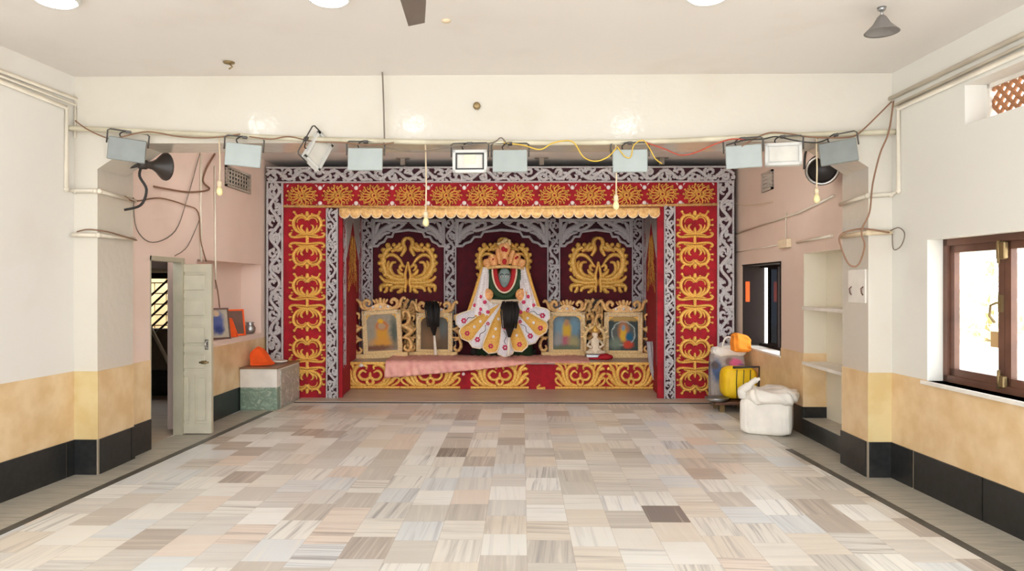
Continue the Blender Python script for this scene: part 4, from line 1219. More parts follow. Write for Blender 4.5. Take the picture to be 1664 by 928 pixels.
# veils
def veil(s_):
    def pf(u, v):
        # u down, v across (inner to outer)
        zz = 1.60 - u * .80
        xin = .27 + .02 * u - (.0 if u < .6 else (u - .6) * .35)
        xout = .40 + .24 * u ** 1.1
        x = xin + (xout - xin) * v
        y = -.10 - .05 * math.sin(PI * v) - .10 * u + .015 * math.sin(v * 16) * (1 + u)
        return (s_ * x, y, zz - .06 * math.sin(PI * v) * u)
    mb = MB().grid(pf, 16, 14)
    o = mb.build('veil', M['veil'], t, world=False)
    sm_ = o.modifiers.new('thick', 'SOLIDIFY'); sm_.thickness = .012
    MB().tube([pf(i / 14, 1) for i in range(15)], .028, n=7).tube([(p[0], p[1], p[2]) for p in [pf(1, j / 10) for j in range(11)]], .018, n=6).build('veil_border', M['petalg'], o, world=False)
    mb = MB()
    for (u, v) in ((.72, .3), (.86, .55), (.93, .25), (.8, .8), (.95, .85), (.6, .55)):
        p = pf(u, v); mb.ell((p[0], p[1] - .02, p[2]), (.035, .015, .035), 0, 8, 5)
    mb.build('sequin_flower', M['magenta'], o, world=False)
    mb = MB()
    for r in range(4):
        for i in range(13):
            p = pf(.05 + .052 * i, .15 + .2 * r); mb.ell((p[0], p[1] - .012, p[2]), (.012, .01, .012), 0, 6, 4)
    mb.build('pearl_string', M['stud'], o, world=False)
    MB().ell((s_ * .30, -.17, 1.12), (.11, .05, .11), 0, 12, 7).build('shoulder_flower', M['peach'], o, world=False)
veil(-1); veil(1)
MB().tube([(-.26, -.14, 1.0), (0, -.22, .985), (.26, -.14, 1.0)], .045, n=8).build('waist_belt', M['cream'], t, world=False)
# skirt petals
tips = [((744, 524), 0, 14), ((753, 546), 1, 14), ((770, 560), 0, 15), ((796, 569), 1, 14), ((822, 575), 0, 15), ((848, 566), 1, 14), ((869, 553), 0, 15), ((886, 536), 1, 14), ((892, 514), 0, 13)]
for i, (tp, kind, wp) in enumerate(tips):
    tx, tz = L(*tp); rx, rz = L(820 + (tp[0] - 820) * .12, 493)
    d = Vector((tx - rx, 0, tz - rz)); Ln = d.length; d.normalize(); nn = Vector((-d.z, 0, d.x))
    depth = -.20 - (.16 if kind == 1 else .10) + .12 * abs(i - 4) / 4
    wmax = wp * k
    def pf(u, v, rx=rx, rz=rz, d=d, nn=nn, Ln=Ln, wmax=wmax, depth=depth):
        w = wmax * (.30 + .70 * u ** .8)
        if u > .84: w *= math.sqrt(max(0.0, 1 - ((u - .84) / .16) ** 2)) * .999 + .001
        a = (v - .5) * 2
        y = -.14 + (depth + .14 - .10) * u - .05 * (1 - a * a) * min(1, 3 * (1 - u) + .2)
        return (rx + d.x * Ln * u + nn.x * w * a, y, rz + d.z * Ln * u + nn.z * w * a)
    mb = MB().grid(pf, 18, 10)
    o = mb.build('skirt_petal', M['petalg' if kind else 'petal'], t, world=False)
    sm_ = o.modifiers.new('thick', 'SOLIDIFY'); sm_.thickness = .012
    rim = [pf(j / 18, 0) for j in range(19)] + [pf(1 - j / 18, 1) for j in range(1, 19)]
    MB().tube(rim, .013, n=6).build('petal_rim', M['cream'], o, world=False)
    mb = MB()
    for (u, r) in ((.82, .045), (.45, .03)) if not kind else ((.85, .042),):
        p = pf(u, .5)
        for q in range(6):
            a = q * PI / 3; mb.ell((p[0] + math.cos(a) * r * .7, p[1] - .006, p[2] + math.sin(a) * r * .7), (r * .42, .012, r * .42), 0, 6, 4)
    mb.build('sequin_flower', M['magenta'], o, world=False)
    if kind:
        for u in (.3, .5, .66):
            p = pf(u, .5); MB().ell((p[0], p[1] - .006, p[2]), (.028, .012, .028), 0, 7, 4).build('pearl', M['stud'], o, world=False)
    else:
        MB().tube(smooth([pf(.5, .4), pf(.6, .6), pf(.7, .45), pf(.76, .55)], 3), .006, n=4).build('embroidered_stem', M['hair'], o, world=False)

# fly whisks
def whisk(px, pyt, pym, pyb, pxb, Yp, label, wpx):
    top = Vector(atY(px, pyt, Yp + .1)); mid = Vector(atY((px + pxb) / 2, pym, Yp)); bot = Vector(atY(pxb, pyb, Yp - .05))
    t = thing('fly_whisk', label, 'fly whisk', tuple(bot), group='black fly whisks on the altar')
    MB().tube([tuple(bot), tuple(bot + (mid - bot) * .5), tuple(mid)], [.03, .024, .018], n=9).build('handle', M['ivory'], t)
    rnd = random.Random(int(px)); mb = MB(); w = wpx * .0108
    ax = top - mid
    for i in range(150):
        a = rnd.uniform(0, 2 * PI); r = math.sqrt(rnd.random())
        o1 = Vector((math.cos(a) * r * w, math.sin(a) * r * .07 - .03, 0))
        e = mid + ax * rnd.uniform(.85, 1.0) + o1
        m2 = mid + ax * .5 + o1 * .85
        mb.tube([tuple(mid + o1 * .12), tuple(m2), tuple(e)], [.008, .010, .007], n=4)
        # strands folding over
        if i % 3 == 0:
            mb.tube([tuple(e), tuple(e + Vector((o1.x * .2, -.04, -.10))), tuple(mid + ax * .25 + o1 * .9 + Vector((0, -.05, 0)))], [.008, .010, .006], n=4)
    mb.build('hair_tuft', M['hair'], t)
whisk(703, 489, 545, 577, 708, 12.45, 'black haired fly whisk leaning on the second picture from left', 11)
whisk(829, 489, 548, 579, 826, 12.10, 'black haired fly whisk leaning against the idol skirt', 13)

# small figurine
Yf = 12.38
c = atY(967, 580, Yf)
t = thing('figurine', 'small seated figurine with gilt arch between the two right pictures', 'figurine', (c[0], Yf, AZ + .02))
MB().box(-.17, .17, -.10, .10, 0, .07, bev=.015).build('plinth', M['steel'], t, world=False)
mb = MB().lathe([(.10, .06), (.13, .08), (.12, .14), (.07, .24), (.085, .30), (.05, .34), (.03, .36), (.05, .38), (.055, .42), (.03, .46), (.005, .47)], (0, 0, 0), n=14)
mb.v = [(x, y * .7, z) for x, y, z in mb.v]
mb.tube([(-.08, -.02, .30), (-.14, -.06, .22), (-.06, -.10, .18)], .025, n=7).tube([(.08, -.02, .30), (.14, -.06, .22), (.06, -.10, .18)], .025, n=7).ell((-.09, -.05, .10), (.09, .07, .035)).ell((.09, -.05, .10), (.09, .07, .035))
mb.build('body', M['cream'], t, world=False)
mb = MB()
mb.stroke(spiral(0, .36, .17, .17, -.3, PI + .3, 18), .03, .03, sm=False, y=.06)
for i in range(9):
    a = PI * i / 8; mb.stroke([(math.cos(a) * .18, .36 + math.sin(a) * .18), (math.cos(a) * .22, .36 + math.sin(a) * .22), (math.cos(a) * .25, .36 + math.sin(a) * .25)], tap(.026, .5), .03, y=.06)
mb.tube([(-.16, .06, .06), (-.165, .06, .36)], .022).tube([(.16, .06, .06), (.165, .06, .36)], .022)
mb.build('arch', M['goldb'], t, world=False)
MB().lathe([(.05, .44), (.06, .47), (.03, .53), (.008, .57)], n=10).build('crown', M['gold'], t, world=False)
# red folded cloth
c = atY(984, 582, 12.25)
def redc(p): return Vector((p.x, p.y, p.z * (1 + .15 * math.sin(p.x * 9))))
mb = MB().ell((c[0], 12.25, AZ + .045), (.13, .08, .055), 0, 18, 10, redc).box(c[0] - .38, c[0], 12.2, 12.3, AZ + .006, AZ + .035, bev=.01)
tag(mb.build('red_cloth', M['redcloth']), 'small bundle of red cloth before the rightmost picture', 'cloth')
# silver sash at right end of altar
def sash(u, v):
    pts = smooth([(1056, 555), (1058, 580), (1062, 605), (1072, 628), (1086, 646)], 4)
    i = u * (len(pts) - 1); a = pts[int(i)]; b = pts[min(int(i) + 1, len(pts) - 1)]; f = i - int(i)
    p = (a[0] + (b[0] - a[0]) * f, a[1] + (b[1] - a[1]) * f)
    Yq = 11.74 - .45 * max(0, u - .5)
    q = atY(p[0] + (v - .5) * 9 * (1 - .3 * u), p[1], Yq)
    return (q[0], q[1] + .03 * math.sin(v * 9), max(q[2], .025))
o = MB().grid(sash, 18, 6).build('silver_sash', M['silver']); tag(o, 'silver grey sash hanging off the right end of the altar', 'sash')
so = o.modifiers.new('thick', 'SOLIDIFY'); so.thickness = .01
# small hanging trinket below left picture
c = atY(587, 590, AY - .05)
tag(MB().tube([(c[0], AY - .045, AZ + .01), (c[0], AY - .05, c[2] - .02)], .005, n=5).ell((c[0], AY - .05, c[2] - .04), (.03, .02, .03)).tube([(c[0] - .05, AY - .05, c[2] - .05), (c[0] + .05, AY - .05, c[2] - .05)], .007, n=5).build('pendant', M['stud']), 'tiny pearl pendant hanging below the leftmost picture', 'pendant')

# ================================================================== left side: pedestal, niche things
t = thing('pedestal', 'square pedestal of white and green marble left of the shrine', 'pedestal', (-3.68, 10.3, 0))
qx0, qx1 = ALX + .02, -3.43
MB().box(qx0, qx1, 9.86, 10.83, .32, .58).build('upper_block', M['white'], t)
MB().box(qx0, qx1 + .004, 9.85, 10.83, 0, .32, bev=.012).build('marble_base', M['marbleg'], t)
MB().box(qx1 - .01, qx1 + .012, 10.0, 10.83, .02, .55).build('side_slab', M['marblew'], t)
MB().box(qx0, qx1 + .02, 9.84, 10.83, .58, .60).build('top_slab', M['brownslab'], t)
def cloth_lump(name, c, r, mat, label, cat, seed=1, tip=(0, 0), flat=.0):
    rnd = random.Random(seed); ph = [rnd.uniform(0, 6) for _ in range(6)]
    def fn(p):
        q = p.copy()
        k_ = 1 + .10 * math.sin(5 * math.atan2(p.y, p.x) + ph[0] + 3 * p.z) + .06 * math.sin(9 * p.z + ph[1] + 4 * p.x)
        q.x *= k_; q.y *= k_
        if q.z < 0: q.z = q.z * .5 if flat == 0 else q.z
        w = 1 - .55 * max(0, p.z)
        q.x = q.x * w + tip[0] * max(0, p.z); q.y *= w
        return q
    o = MB().ell((c[0], c[1], c[2] + r[2] * .5), r, 0, 26, 18, fn).build(name, mat); return tag(o, label, cat)
c = atY(425, 590, 10.15)
# folded orange cloth as a leaning flag-like wedge
mb = MB(); ox, oy, oz = c[0], 10.15, .60
def oc(u, v):
    out = [(-.13, .0), (-.135, .16), (-.08, .255), (.0, .25), (.10, .10), (.17, .01)]
    pts = smooth([(a, b) for a, b in out], 3); i = u * (len(pts) - 1); p = pts[int(round(i))]
    return (ox + p[0] * (1 - .0 * v), oy - .09 + .18 * v + .012 * math.sin(u * 20), oz + .004 + p[1] * (1 - .15 * abs(v - .5)))
mb.grid(oc, 15, 8)
f1 = [oc(i / 15, 0) for i in range(16)]; f2 = [oc(i / 15, 1) for i in range(16)]
mb.add(f1, [tuple(range(16))]); mb.add(f2, [tuple(reversed(range(16)))])
tag(mb.build('orange_cloth', M['orange']), 'bright orange folded cloth on the marble pedestal', 'cloth')
c = atY(456, 584, 10.5)
tag(MB().lathe([(.06, 0), (.11, .012), (.125, .03), (.12, .034), (.06, .016)], (c[0] - .02, 10.5, .60), n=20).build('white_dish', M['white']), 'shallow white dish on the pedestal beside the silver border', 'dish')

# niche things
def lean_frame(name, y, z, w, h, lean, m_frame, m_pic, label, x=ALX - .10, yaw=0.0):
    t = thing(name, label, 'picture frame', (x, y, z), (0, lean, PI / 2 + yaw))
    t.rotation_euler = (-lean, 0, PI / 2 + yaw)
    f = .022
    MB().box(-w / 2, -w / 2 + f, -.012, .012, 0, h).box(w / 2 - f, w / 2, -.012, .012, 0, h).box(-w / 2, w / 2, -.012, .012, 0, f).box(-w / 2, w / 2, -.012, .012, h - f, h).build('frame', m_frame, t, world=False)
    mb = MB().box(-w / 2 + f, w / 2 - f, -.006, .008, f, h - f); mb.xform(Matrix.Translation((0, 0, -h / 2)))
    o = mb.build('picture', m_pic, t, world=False); o.location = (0, 0, h / 2)
lean_frame('picture_frame', 9.35, NZ0 + .004, .34, .42, .2, M['wood'], M['bluepic'], 'picture with blue figure leaning in the left wall niche', x=ALX - .06, yaw=-.7)
lean_frame('picture_frame', 10.05, NZ0 + .004, .26, .38, .2, M['orange'], M['wood'], 'orange edged frame leaning in the niche beside the steel pot', x=ALX - .10, yaw=-.75)
mb = MB().prism([(-.15, 0), (-.17, .1), (-.15, .26), (-.08, .30), (.04, .28), (.12, .05), (.13, 0)], -.05, .05)
mb.xform(Matrix.Translation((ALX - .115, 9.80, NZ0 + .004)) @ Matrix.Rotation(.12, 4, 'Z') @ Matrix.Scale(.92, 4))
tag(mb.build('orange_cloth', M['orange']), 'orange cloth covering a small picture in the left niche', 'cloth')
c = atX(416, 540, ALX - .1)
tag(MB().lathe([(.05, 0), (.08, .03), (.085, .09), (.06, .13), (.05, .15), (.065, .17), (.06, .175), (.03, .172)], (ALX - .08, 10.48, NZ0)).build('steel_pot', M['steel']), 'small steel pot at the right end of the left niche', 'pot')

# ================================================================== right side: goods on the floor
# white sack
t = thing('white_sack', 'white cloth sack tied up with gathered top on the floor', 'sack', (2.915, 8.47, 0), (0, 0, -.42))
def boxy(e, f=.03, n1=9):
    def fn(p):
        q = Vector([math.copysign(abs(v) ** e, v) for v in p]); a = math.atan2(p.y, p.x)
        q.x *= 1 + f * math.sin(n1 * a + 2 * p.z); q.y *= 1 + f * math.sin((n1 + 4) * a + p.z * 3)
        q.z += .03 * math.sin(6 * p.x + 2) * p.z
        return q
    return fn
MB().ell((0, 0, .215), (.285, .23, .212), 0, 80, 40, boxy(.28, .02, 17)).build('sack_body', M['sack'], t, world=False)
def fold(p):
    q = Vector([math.copysign(abs(v) ** .6, v) for v in p])
    a = math.atan2(p.y, p.x)
    k_ = 1 + .05 * math.sin(13 * a + 5 * p.z); q.x *= k_; q.y *= k_; q.z *= 1 + .22 * math.sin(7 * p.x + 3 * p.y) + .1 * math.sin(15 * p.y + 4 * p.x)
    return q
MB().ell((.07, -.03, .45), (.28, .27, .09), 0, 60, 20, fold).build('folded_top', M['sack'], t, world=False)
MB().tube(smooth([(-.25, -.10, .42), (-.26, -.12, .50), (-.20, -.14, .55), (-.13, -.15, .62), (-.06, -.15, .655)], 5), [.06] * 6 + [.05] * 6 + [.035] * 6 + [.02] * 3, n=9).build('tie', M['sack'], t, world=False)

# yellow bag on a wooden stool
YY = 10.0
yx0, yx1 = X(1173, YY), X(1229, YY)
t = thing('wooden_stool', 'low wooden stool with metal tray edge under the yellow bag', 'stool', ((yx0 + yx1) / 2, YY, 0))
sl, sr = X(1150, YY), X(1212, YY)
MB().box(sl + .05, sr, YY - .22, YY + .2, .10, .14, bev=.01).build('seat', M['wood'], t)
MB().box(sl + .12, sl + .18, YY - .2, YY - .14, 0, .10).build('leg', M['brass'], t); MB().box(sl + .12, sl + .18, YY + .1, YY + .16, 0, .10).build('leg', M['brass'], t)
MB().box(sr - .1, sr - .04, YY - .2, YY - .14, 0, .10).build('leg', M['brass'], t); MB().box(sr - .1, sr - .04, YY + .1, YY + .16, 0, .10).build('leg', M['brass'], t)
MB().lathe([(.10, .0), (.15, .015), (.17, .05), (.165, .055), (.09, .02)], (sl + .10, YY - .1, .14), n=20).build('metal_tray', M['steel'], t)
t = thing('yellow_bag', 'bright yellow quilted bag with black edging on the stool', 'bag', ((yx0 + yx1) / 2, YY, .15))
def ybag(p):
    q = Vector([math.copysign(abs(v) ** .5, v) for v in p])
    q.y *= 1 + .12 * abs(math.sin(q.x * 5.2 + .3)); return q
MB().ell(((yx0 + yx1) / 2, YY + .05, .15 + .235), ((yx1 - yx0) / 2, .16, .225), 0, 48, 20, ybag).build('bag_body', M['yellow'], t)
mb = MB(); hw = (yx1 - yx0) / 2; cx = (yx0 + yx1) / 2
mb.tube([(cx - hw * .5, YY - .12, .61), (cx + hw * 1.02, YY - .12, .62), (cx + hw * 1.03, YY - .1, .2)], .018)
for u in (-.28, .12, .5):
    mb.tube([(cx + hw * u, YY - .128, .58), (cx + hw * u - .01, YY - .135, .4), (cx + hw * u, YY - .125, .18)], .006, n=5)
mb.build('black_edging', M['blackrim'], t)
# printed carrier bag above
gx0, gx1 = X(1158, 10.2), X(1213, 10.2)
gm = blob_mat('printed_plastic', rgb(176, 166, 160), [(-.17, .12, .07, .16, .3, rgb(80, 96, 130)), (-.2, .2, .05, .06, .3, rgb(90, 80, 80)), (.0, .26, .07, .06, .3, rgb(120, 100, 96)), (.10, .24, .09, .06, .3, rgb(206, 100, 140)), (.02, .15, .08, .05, .3, rgb(214, 130, 110)), (.18, .17, .07, .05, .3, rgb(120, 90, 150)), (.1, .10, .12, .04, .3, rgb(210, 160, 60)), (.2, .08, .06, .05, .3, rgb(80, 150, 80)), (-.06, .1, .05, .08, .3, rgb(96, 80, 70))])
t = thing('carrier_bag', 'printed colourful plastic carrier bag stuffed behind the yellow bag', 'bag', ((gx0 + gx1) / 2, 10.34, .0))
def gb(p):
    q = Vector([math.copysign(abs(v) ** .32, v) for v in p]); a = math.atan2(p.y, p.x)
    q.x *= 1 + .05 * math.sin(8 * a + 4 * p.z); q.z *= 1 + .05 * math.sin(7 * p.x); return q
mb = MB().ell((0, 0, 0), ((gx1 - gx0) / 2, .12, .385), 0, 48, 28, gb)
o = mb.build('bag_body', gm, t, world=False); o.location = (0, 0, .40)
o2 = MB().ell((0.02, -.01, .79), (.24, .12, .07), 0, 40, 14, fold).build('white_top', M['sack'], t, world=False)
MB().tube(smooth([(-.08, -.06, .86), (-.05, -.08, .98), (.02, -.08, 1.0), (.06, -.06, .87)], 4), .014, n=6).build('handle', M['sack'], t, world=False)
# orange cloth on the sill
c = atY(1204, 556, 10.1)
def oc2(p):
    q = Vector([math.copysign(abs(v) ** .5, v) for v in p]); a = math.atan2(p.y, p.x); k_ = 1 + .07 * math.sin(7 * a + 2 + 3 * p.z) + .04 * math.sin(13 * p.z + 4 * p.x); q.x *= k_ * (.86 - .10 * p.z); q.y *= k_
    q.z += .28 * q.x * (1 if p.z > -.2 else 0) * -1; return q
mb = MB().ell((c[0], 10.1, c[2] - .01), (.145, .12, .13), 0, 40, 24, oc2)
tag(mb.build('orange_cloth', M['orange2']), 'crumpled orange cloth on top of the carrier bag by the dark window', 'cloth')
# white panel board on right pier side
p = atX(1392, 440, PRX - .01)
mb = MB().box(PRX - .015, PRX, 6.53, 6.87, Z(492, Y=6.7), Z(438, Y=6.7), bev=.004)
t = thing('notice_panel', 'pale worn panel with two hooks on the right pier', 'panel', (PRX - .01, 6.7, Z(492, Y=6.7)))
mb.build('board', M['white'], t)
for y in (6.57, 6.80):
    MB().tube([(PRX - .012, y, 1.74), (PRX - .035, y, 1.72), (PRX - .03, y, 1.68), (PRX - .015, y, 1.66)], .006, n=5).build('hook', M['wood'], t)

# ================================================================== pipe and floodlights
PYP = 6.40
pp = [atY(118, 208, PYP), atY(300, 217, PYP), atY(560, 228, PYP), atY(830, 232, PYP), atY(1060, 230, PYP), atY(1260, 221, PYP), atY(1457, 214, PYP)]
pp[0] = (XL(PYP) + .0, PYP, pp[0][2]); pp[-1] = (XR(PYP), PYP, pp[-1][2])
psm = smooth(pp, 6)
mb = MB().tube(psm, .024, n=10)
tag(mb.build('lighting_pipe', M['bamboo']), 'long sagging cream pipe across the hall carrying the floodlights', 'pipe')
def pipe_z(x):
    for a, b in zip(psm, psm[1:]):
        if a[0] <= x <= b[0]:
            f = (x - a[0]) / (b[0] - a[0]); return a[2] + (b[2] - a[2]) * f
    return psm[-1][2]
W_, H_ = .31, .205
def make_flood(kind):
    t = thing('floodlight', 'x', 'floodlight', group='floodlights hanging on the pipe')
    # local frame: hinge at origin (pipe underside), panel hanging below, front to -y
    zc = -.05 - H_ / 2
    m_b = M['flood'] if kind != 'dark' else M['flooddark']
    if kind in ('grey', 'dark'):
        mb = MB().box(-W_ / 2, W_ / 2, -.018, .012, zc - H_ / 2, zc + H_ / 2, bev=.006)
        hb = mb.build('housing', m_b, t, world=False)
        mb = MB()
        for i in range(9):
            x = -W_ * .36 + W_ * .72 * i / 8; mb.box(x - .006, x + .006, .012, .045, zc - H_ * .36, zc + H_ * .36)
        mb.build('cooling_fin', m_b, hb, world=False)
        MB().box(-.05, .05, .012, .055, zc - .04, zc + .04, bev=.006).build('driver_box', M['flooddark'], t, world=False)
    else:
        mb = MB(); f = .026
        mb.box(-W_ / 2, W_ / 2, -.005, .04, zc - H_ / 2, zc + H_ / 2, bev=.01)
        mb.box(-W_ / 2, -W_ / 2 + f, -.025, -.005, zc - H_ / 2, zc + H_ / 2).box(W_ / 2 - f, W_ / 2, -.025, -.005, zc - H_ / 2, zc + H_ / 2).box(-W_ / 2, W_ / 2, -.025, -.005, zc - H_ / 2, zc - H_ / 2 + f).box(-W_ / 2, W_ / 2, -.025, -.005, zc + H_ / 2 - f, zc + H_ / 2)
        hb = mb.build('housing', M['whitemet'], t, world=False)
        if kind == 'led':
            g = .014; a, b = W_ / 2 - f, H_ / 2 - f
            MB().box(-a, -a + g, -.024, -.006, zc - b, zc + b).box(a - g, a, -.024, -.006, zc - b, zc + b).box(-a, a, -.024, -.006, zc - b, zc - b + g).box(-a, a, -.024, -.006, zc + b - g, zc + b).build('gasket', M['blackrim'], t, world=False)
            MB().box(-.05, .05, -.018, -.006, zc - .02, zc + .06).build('led_chip', M['led'], t, world=False)
        a, b = W_ / 2 - f - .012, H_ / 2 - f - .012
        MB().box(-a, a, -.010, -.004, zc - b, zc + b).build('lens', M['lens'], t, world=False)
    mb = MB()
    w = W_ / 2 + .014
    mb.tube([(-w, .0, zc + .04), (-w, 0, -.0), (-w + .02, 0, .015), (w - .02, 0, .015), (w, 0, 0), (w, 0, zc + .04)], .007, n=6)
    mb.box(-.02, .02, -.022, .022, .0, .02)
    mb.build('bracket', M['bracket'], t, world=False)
    MB().tube(smooth([(-.05, .02, -.06), (-.07, .0, -.02), (-.03, -.02, .01), (.02, 0, .02)], 4), .006, n=5).build('lead', M['wblack'], t, world=False)
    return t
protos = {kd: make_flood(kd) for kd in ('grey', 'dark', 'white', 'led')}
used = set()
floods = [(211, 'dark', (.10, .10, .35), 'dark grey floodlight at the left end of the pipe'),
          (399, 'grey', (.0, .07, .2), 'grey-blue floodlight second from the left on the pipe'),
          (503, 'white', (.0, -1.0, 1.0), 'white floodlight tilted steeply on the left half of the pipe'),
          (595, 'grey', (-.1, .0, .05), 'grey-blue floodlight just left of the hanging ceiling wire'),
          (764, 'led', (.0, .0, -.03), 'white floodlight with black gasket and yellow chip at mid pipe'),
          (829, 'grey', (-.15, .0, -.03), 'grey-blue floodlight right of the black-gasket floodlight'),
          (1023, 'grey', (-.05, .0, -.05), 'grey-blue floodlight wrapped in loose cables right of centre'),
          (1206, 'grey', (.0, -.04, -.2), 'grey-blue floodlight third from the right on the pipe'),
          (1271, 'white', (-.1, .0, -.25), 'white framed floodlight with pale lens second from the right'),
          (1357, 'dark', (-.1, -.12, -.4), 'dark grey floodlight at the right end of the pipe')]
for (px, kd, rot, lab) in floods:
    x = X(px, PYP); loc = (x, PYP - (.09 if px == 503 else .02), pipe_z(x) - .024)
    if kd not in used:
        used.add(kd); o = protos[kd]; o.location = loc; o.rotation_euler = rot; o['label'] = lab
    else: dup(protos[kd], loc, rot, lab)

# hanging bulbs
def hang_bulb(px, pyt, pyb, Yp, label, wire='wcream'):
    a = atY(px, pyt, Yp); b = atY(px, pyb, Yp)
    t = thing('hanging_bulb', label, 'bulb', tuple(b), group='bulbs on cords')
    x0 = b[0]; z0 = b[2]; zt = pipe_z(x0) - .01 if pyt < 245 else a[2]
    MB().tube([(x0, Yp, z0 + .09), (x0 + .004, Yp, (z0 + zt) / 2), (x0 - .004, Yp, zt)], .007, n=6).build('cord', M[wire], t)
    MB().lathe([(.02, .05), (.022, .09), (.012, .11)], (x0, Yp, z0), n=10).build('socket', M[wire], t)
    MB().lathe([(.003, -.03), (.02, -.022), (.03, 0), (.026, .025), (.017, .05)], (x0, Yp, z0), n=14).build('bulb', M['bulb'], t)
hang_bulb(357, 220, 313, PYP, 'unlit bulb hanging left, above the door, on a cream cord')
hang_bulb(692, 230, 363, PYP, 'unlit bulb hanging lowest on a cord before the left arch')
hang_bulb(1001, 230, 336, PYP, 'unlit bulb hanging beside the cable-wrapped floodlight')
hang_bulb(1327, 220, 325, PYP, 'yellow bulb hanging at the far right by the black spotlight')

def wire(name, pts, m, r, label, cat='cable', k=5):
    o = MB().tube(smooth(pts, k), r, n=6).build(name, M[m]); return tag(o, label, cat)
def W3(l, Yp): return [atY(a, b, Yp) for a, b in l]
PF = PYP - .035
wire('cable', W3([(122, 196), (145, 212), (180, 226), (200, 222), (240, 214), (290, 222), (340, 224), (390, 218)], PF), 'wbrown', .006, 'brown cable looping along the left end of the pipe')
wire('cable', W3([(405, 222), (440, 226), (470, 222), (510, 230), (560, 232), (600, 236), (640, 232)], PF), 'wbrown', .006, 'brown cable strung along the pipe between left floodlights')
wire('cable', W3([(625, 240), (680, 246), (720, 240), (760, 236), (800, 232), (815, 224), (826, 240)], PF), 'wgrey', .006, 'grey cable sagging beside the middle floodlight')
wire('cable', W3([(818, 232), (850, 236), (878, 243), (900, 232), (930, 230), (948, 255), (968, 262), (988, 255), (1002, 240)], PF), 'wyel', .006, 'yellow cable looping along the pipe right of centre')
wire('cable', W3([(1003, 238), (1015, 254), (1025, 255), (1030, 236), (1045, 228), (1056, 242), (1065, 258), (1076, 266)], PF - .02), 'wyel', .005, 'short yellow cable coiled over the cable-wrapped floodlight')
wire('cable', W3([(1050, 232), (1080, 242), (1105, 252), (1130, 248), (1160, 235), (1190, 226), (1215, 228)], PF), 'wred', .006, 'red cable sagging along the right half of the pipe')
wire('cable', W3([(1205, 238), (1225, 226), (1250, 216), (1280, 217), (1310, 222), (1350, 224), (1385, 222), (1400, 213), (1424, 190), (1449, 165)], PF), 'wbrown', .007, 'brown cable rising from the pipe to the right corner conduit')
wire('cable', W3([(1180, 236), (1210, 228), (1240, 226), (1262, 222), (1290, 228), (1325, 232), (1345, 226)], PF - .01), 'wblack', .006, 'black cable sagging along the right end of the pipe')
# ceiling wire
a = atZ(620, 95, CZ); Yw = PYP
wire('ceiling_wire', [(X(621, Yw), Yw, CZ), (X(622, Yw), Yw, Z(130, Y=Yw)), (X(624, Yw), Yw, Z(190, Y=Yw)), (X(625, Yw), Yw, Z(240, Y=Yw))], 'wgrey', .007, 'thin wire dropping from the ceiling to the pipe', 'wire')
tag(MB().lathe([(.02, 0), (.035, .02), (.03, .05), (.02, .055)], (X(775, BY), BY - .001, Z(173, Y=BY)), (0, -1, 0), 12).tube([(X(775, BY), BY - .03, Z(173, Y=BY) + .03), (X(775, BY), BY - .055, Z(173, Y=BY) - .03)], .01).build('bulb_socket', M['brass']), 'empty bulb socket on the beam face', 'socket')

# loudspeaker horn at left
lp = Vector(atY(260, 270, 7.02))
t = thing('horn_loudspeaker', 'black round loudspeaker horn under the left end of the beam', 'loudspeaker', tuple(lp))
ax = Vector((.50, .80, .05)).normalized()
MB().lathe([(r_ * .84, h_ * .84) for r_, h_ in ((.03, -.26), (.055, -.25), (.055, -.17), (.04, -.15), (.05, -.09), (.085, -.03), (.14, .03), (.165, .06), (.168, .075), (.15, .07), (.05, .0))], tuple(lp), tuple(ax), 26).build('horn', M['speaker'], t)
b = lp - ax * .18
MB().tube([tuple(b), (b.x - .10, b.y + .0, b.z - .02), (PLX, b.y + .02, b.z - .03)], .018).build('bracket', M['speaker'], t)
MB().tube(smooth([tuple(b), tuple(b + Vector((.0, -.05, -.12))), atY(238, 308, 6.85), atY(229, 333, 6.85), (PLX + .03, 6.9, atY(208, 341, 6.9)[2])], 5), .013, n=7).build('lead', M['wblack'], t)
# right black spotlight
rp = Vector(atY(1336, 274, 7.3))
t = thing('spotlight', 'black round spotlight with shiny chrome rim under the right end of the beam', 'spotlight', tuple(rp))
ax = Vector((-.25, -.80, -.45)).normalized()
MB().lathe([(.05, -.18), (.10, -.16), (.135, -.08), (.16, .0), (.168, .04), (.16, .05), (.15, .03), (.10, -.06), (.03, -.09)], tuple(rp), tuple(ax), 28).build('shell', M['speaker'], t)
MB().lathe([(.152, .03), (.165, .052), (.142, .050), (.128, .02), (.152, .03)], tuple(rp), tuple(ax), 28, caps=False).build('chrome_rim', M['chrome'], t)
MB().tube(smooth([tuple(rp + Vector((-.17, .03, .0))), tuple(rp + Vector((-.14, .05, .20))), tuple(rp + Vector((0, .08, .26))), tuple(rp + Vector((.14, .05, .20))), tuple(rp + Vector((.17, .03, 0)))], 4), .013).tube([tuple(rp + Vector((0, .08, .26))), tuple(rp + Vector((0, .1, .5)))], .02).build('yoke', M['speaker'], t)

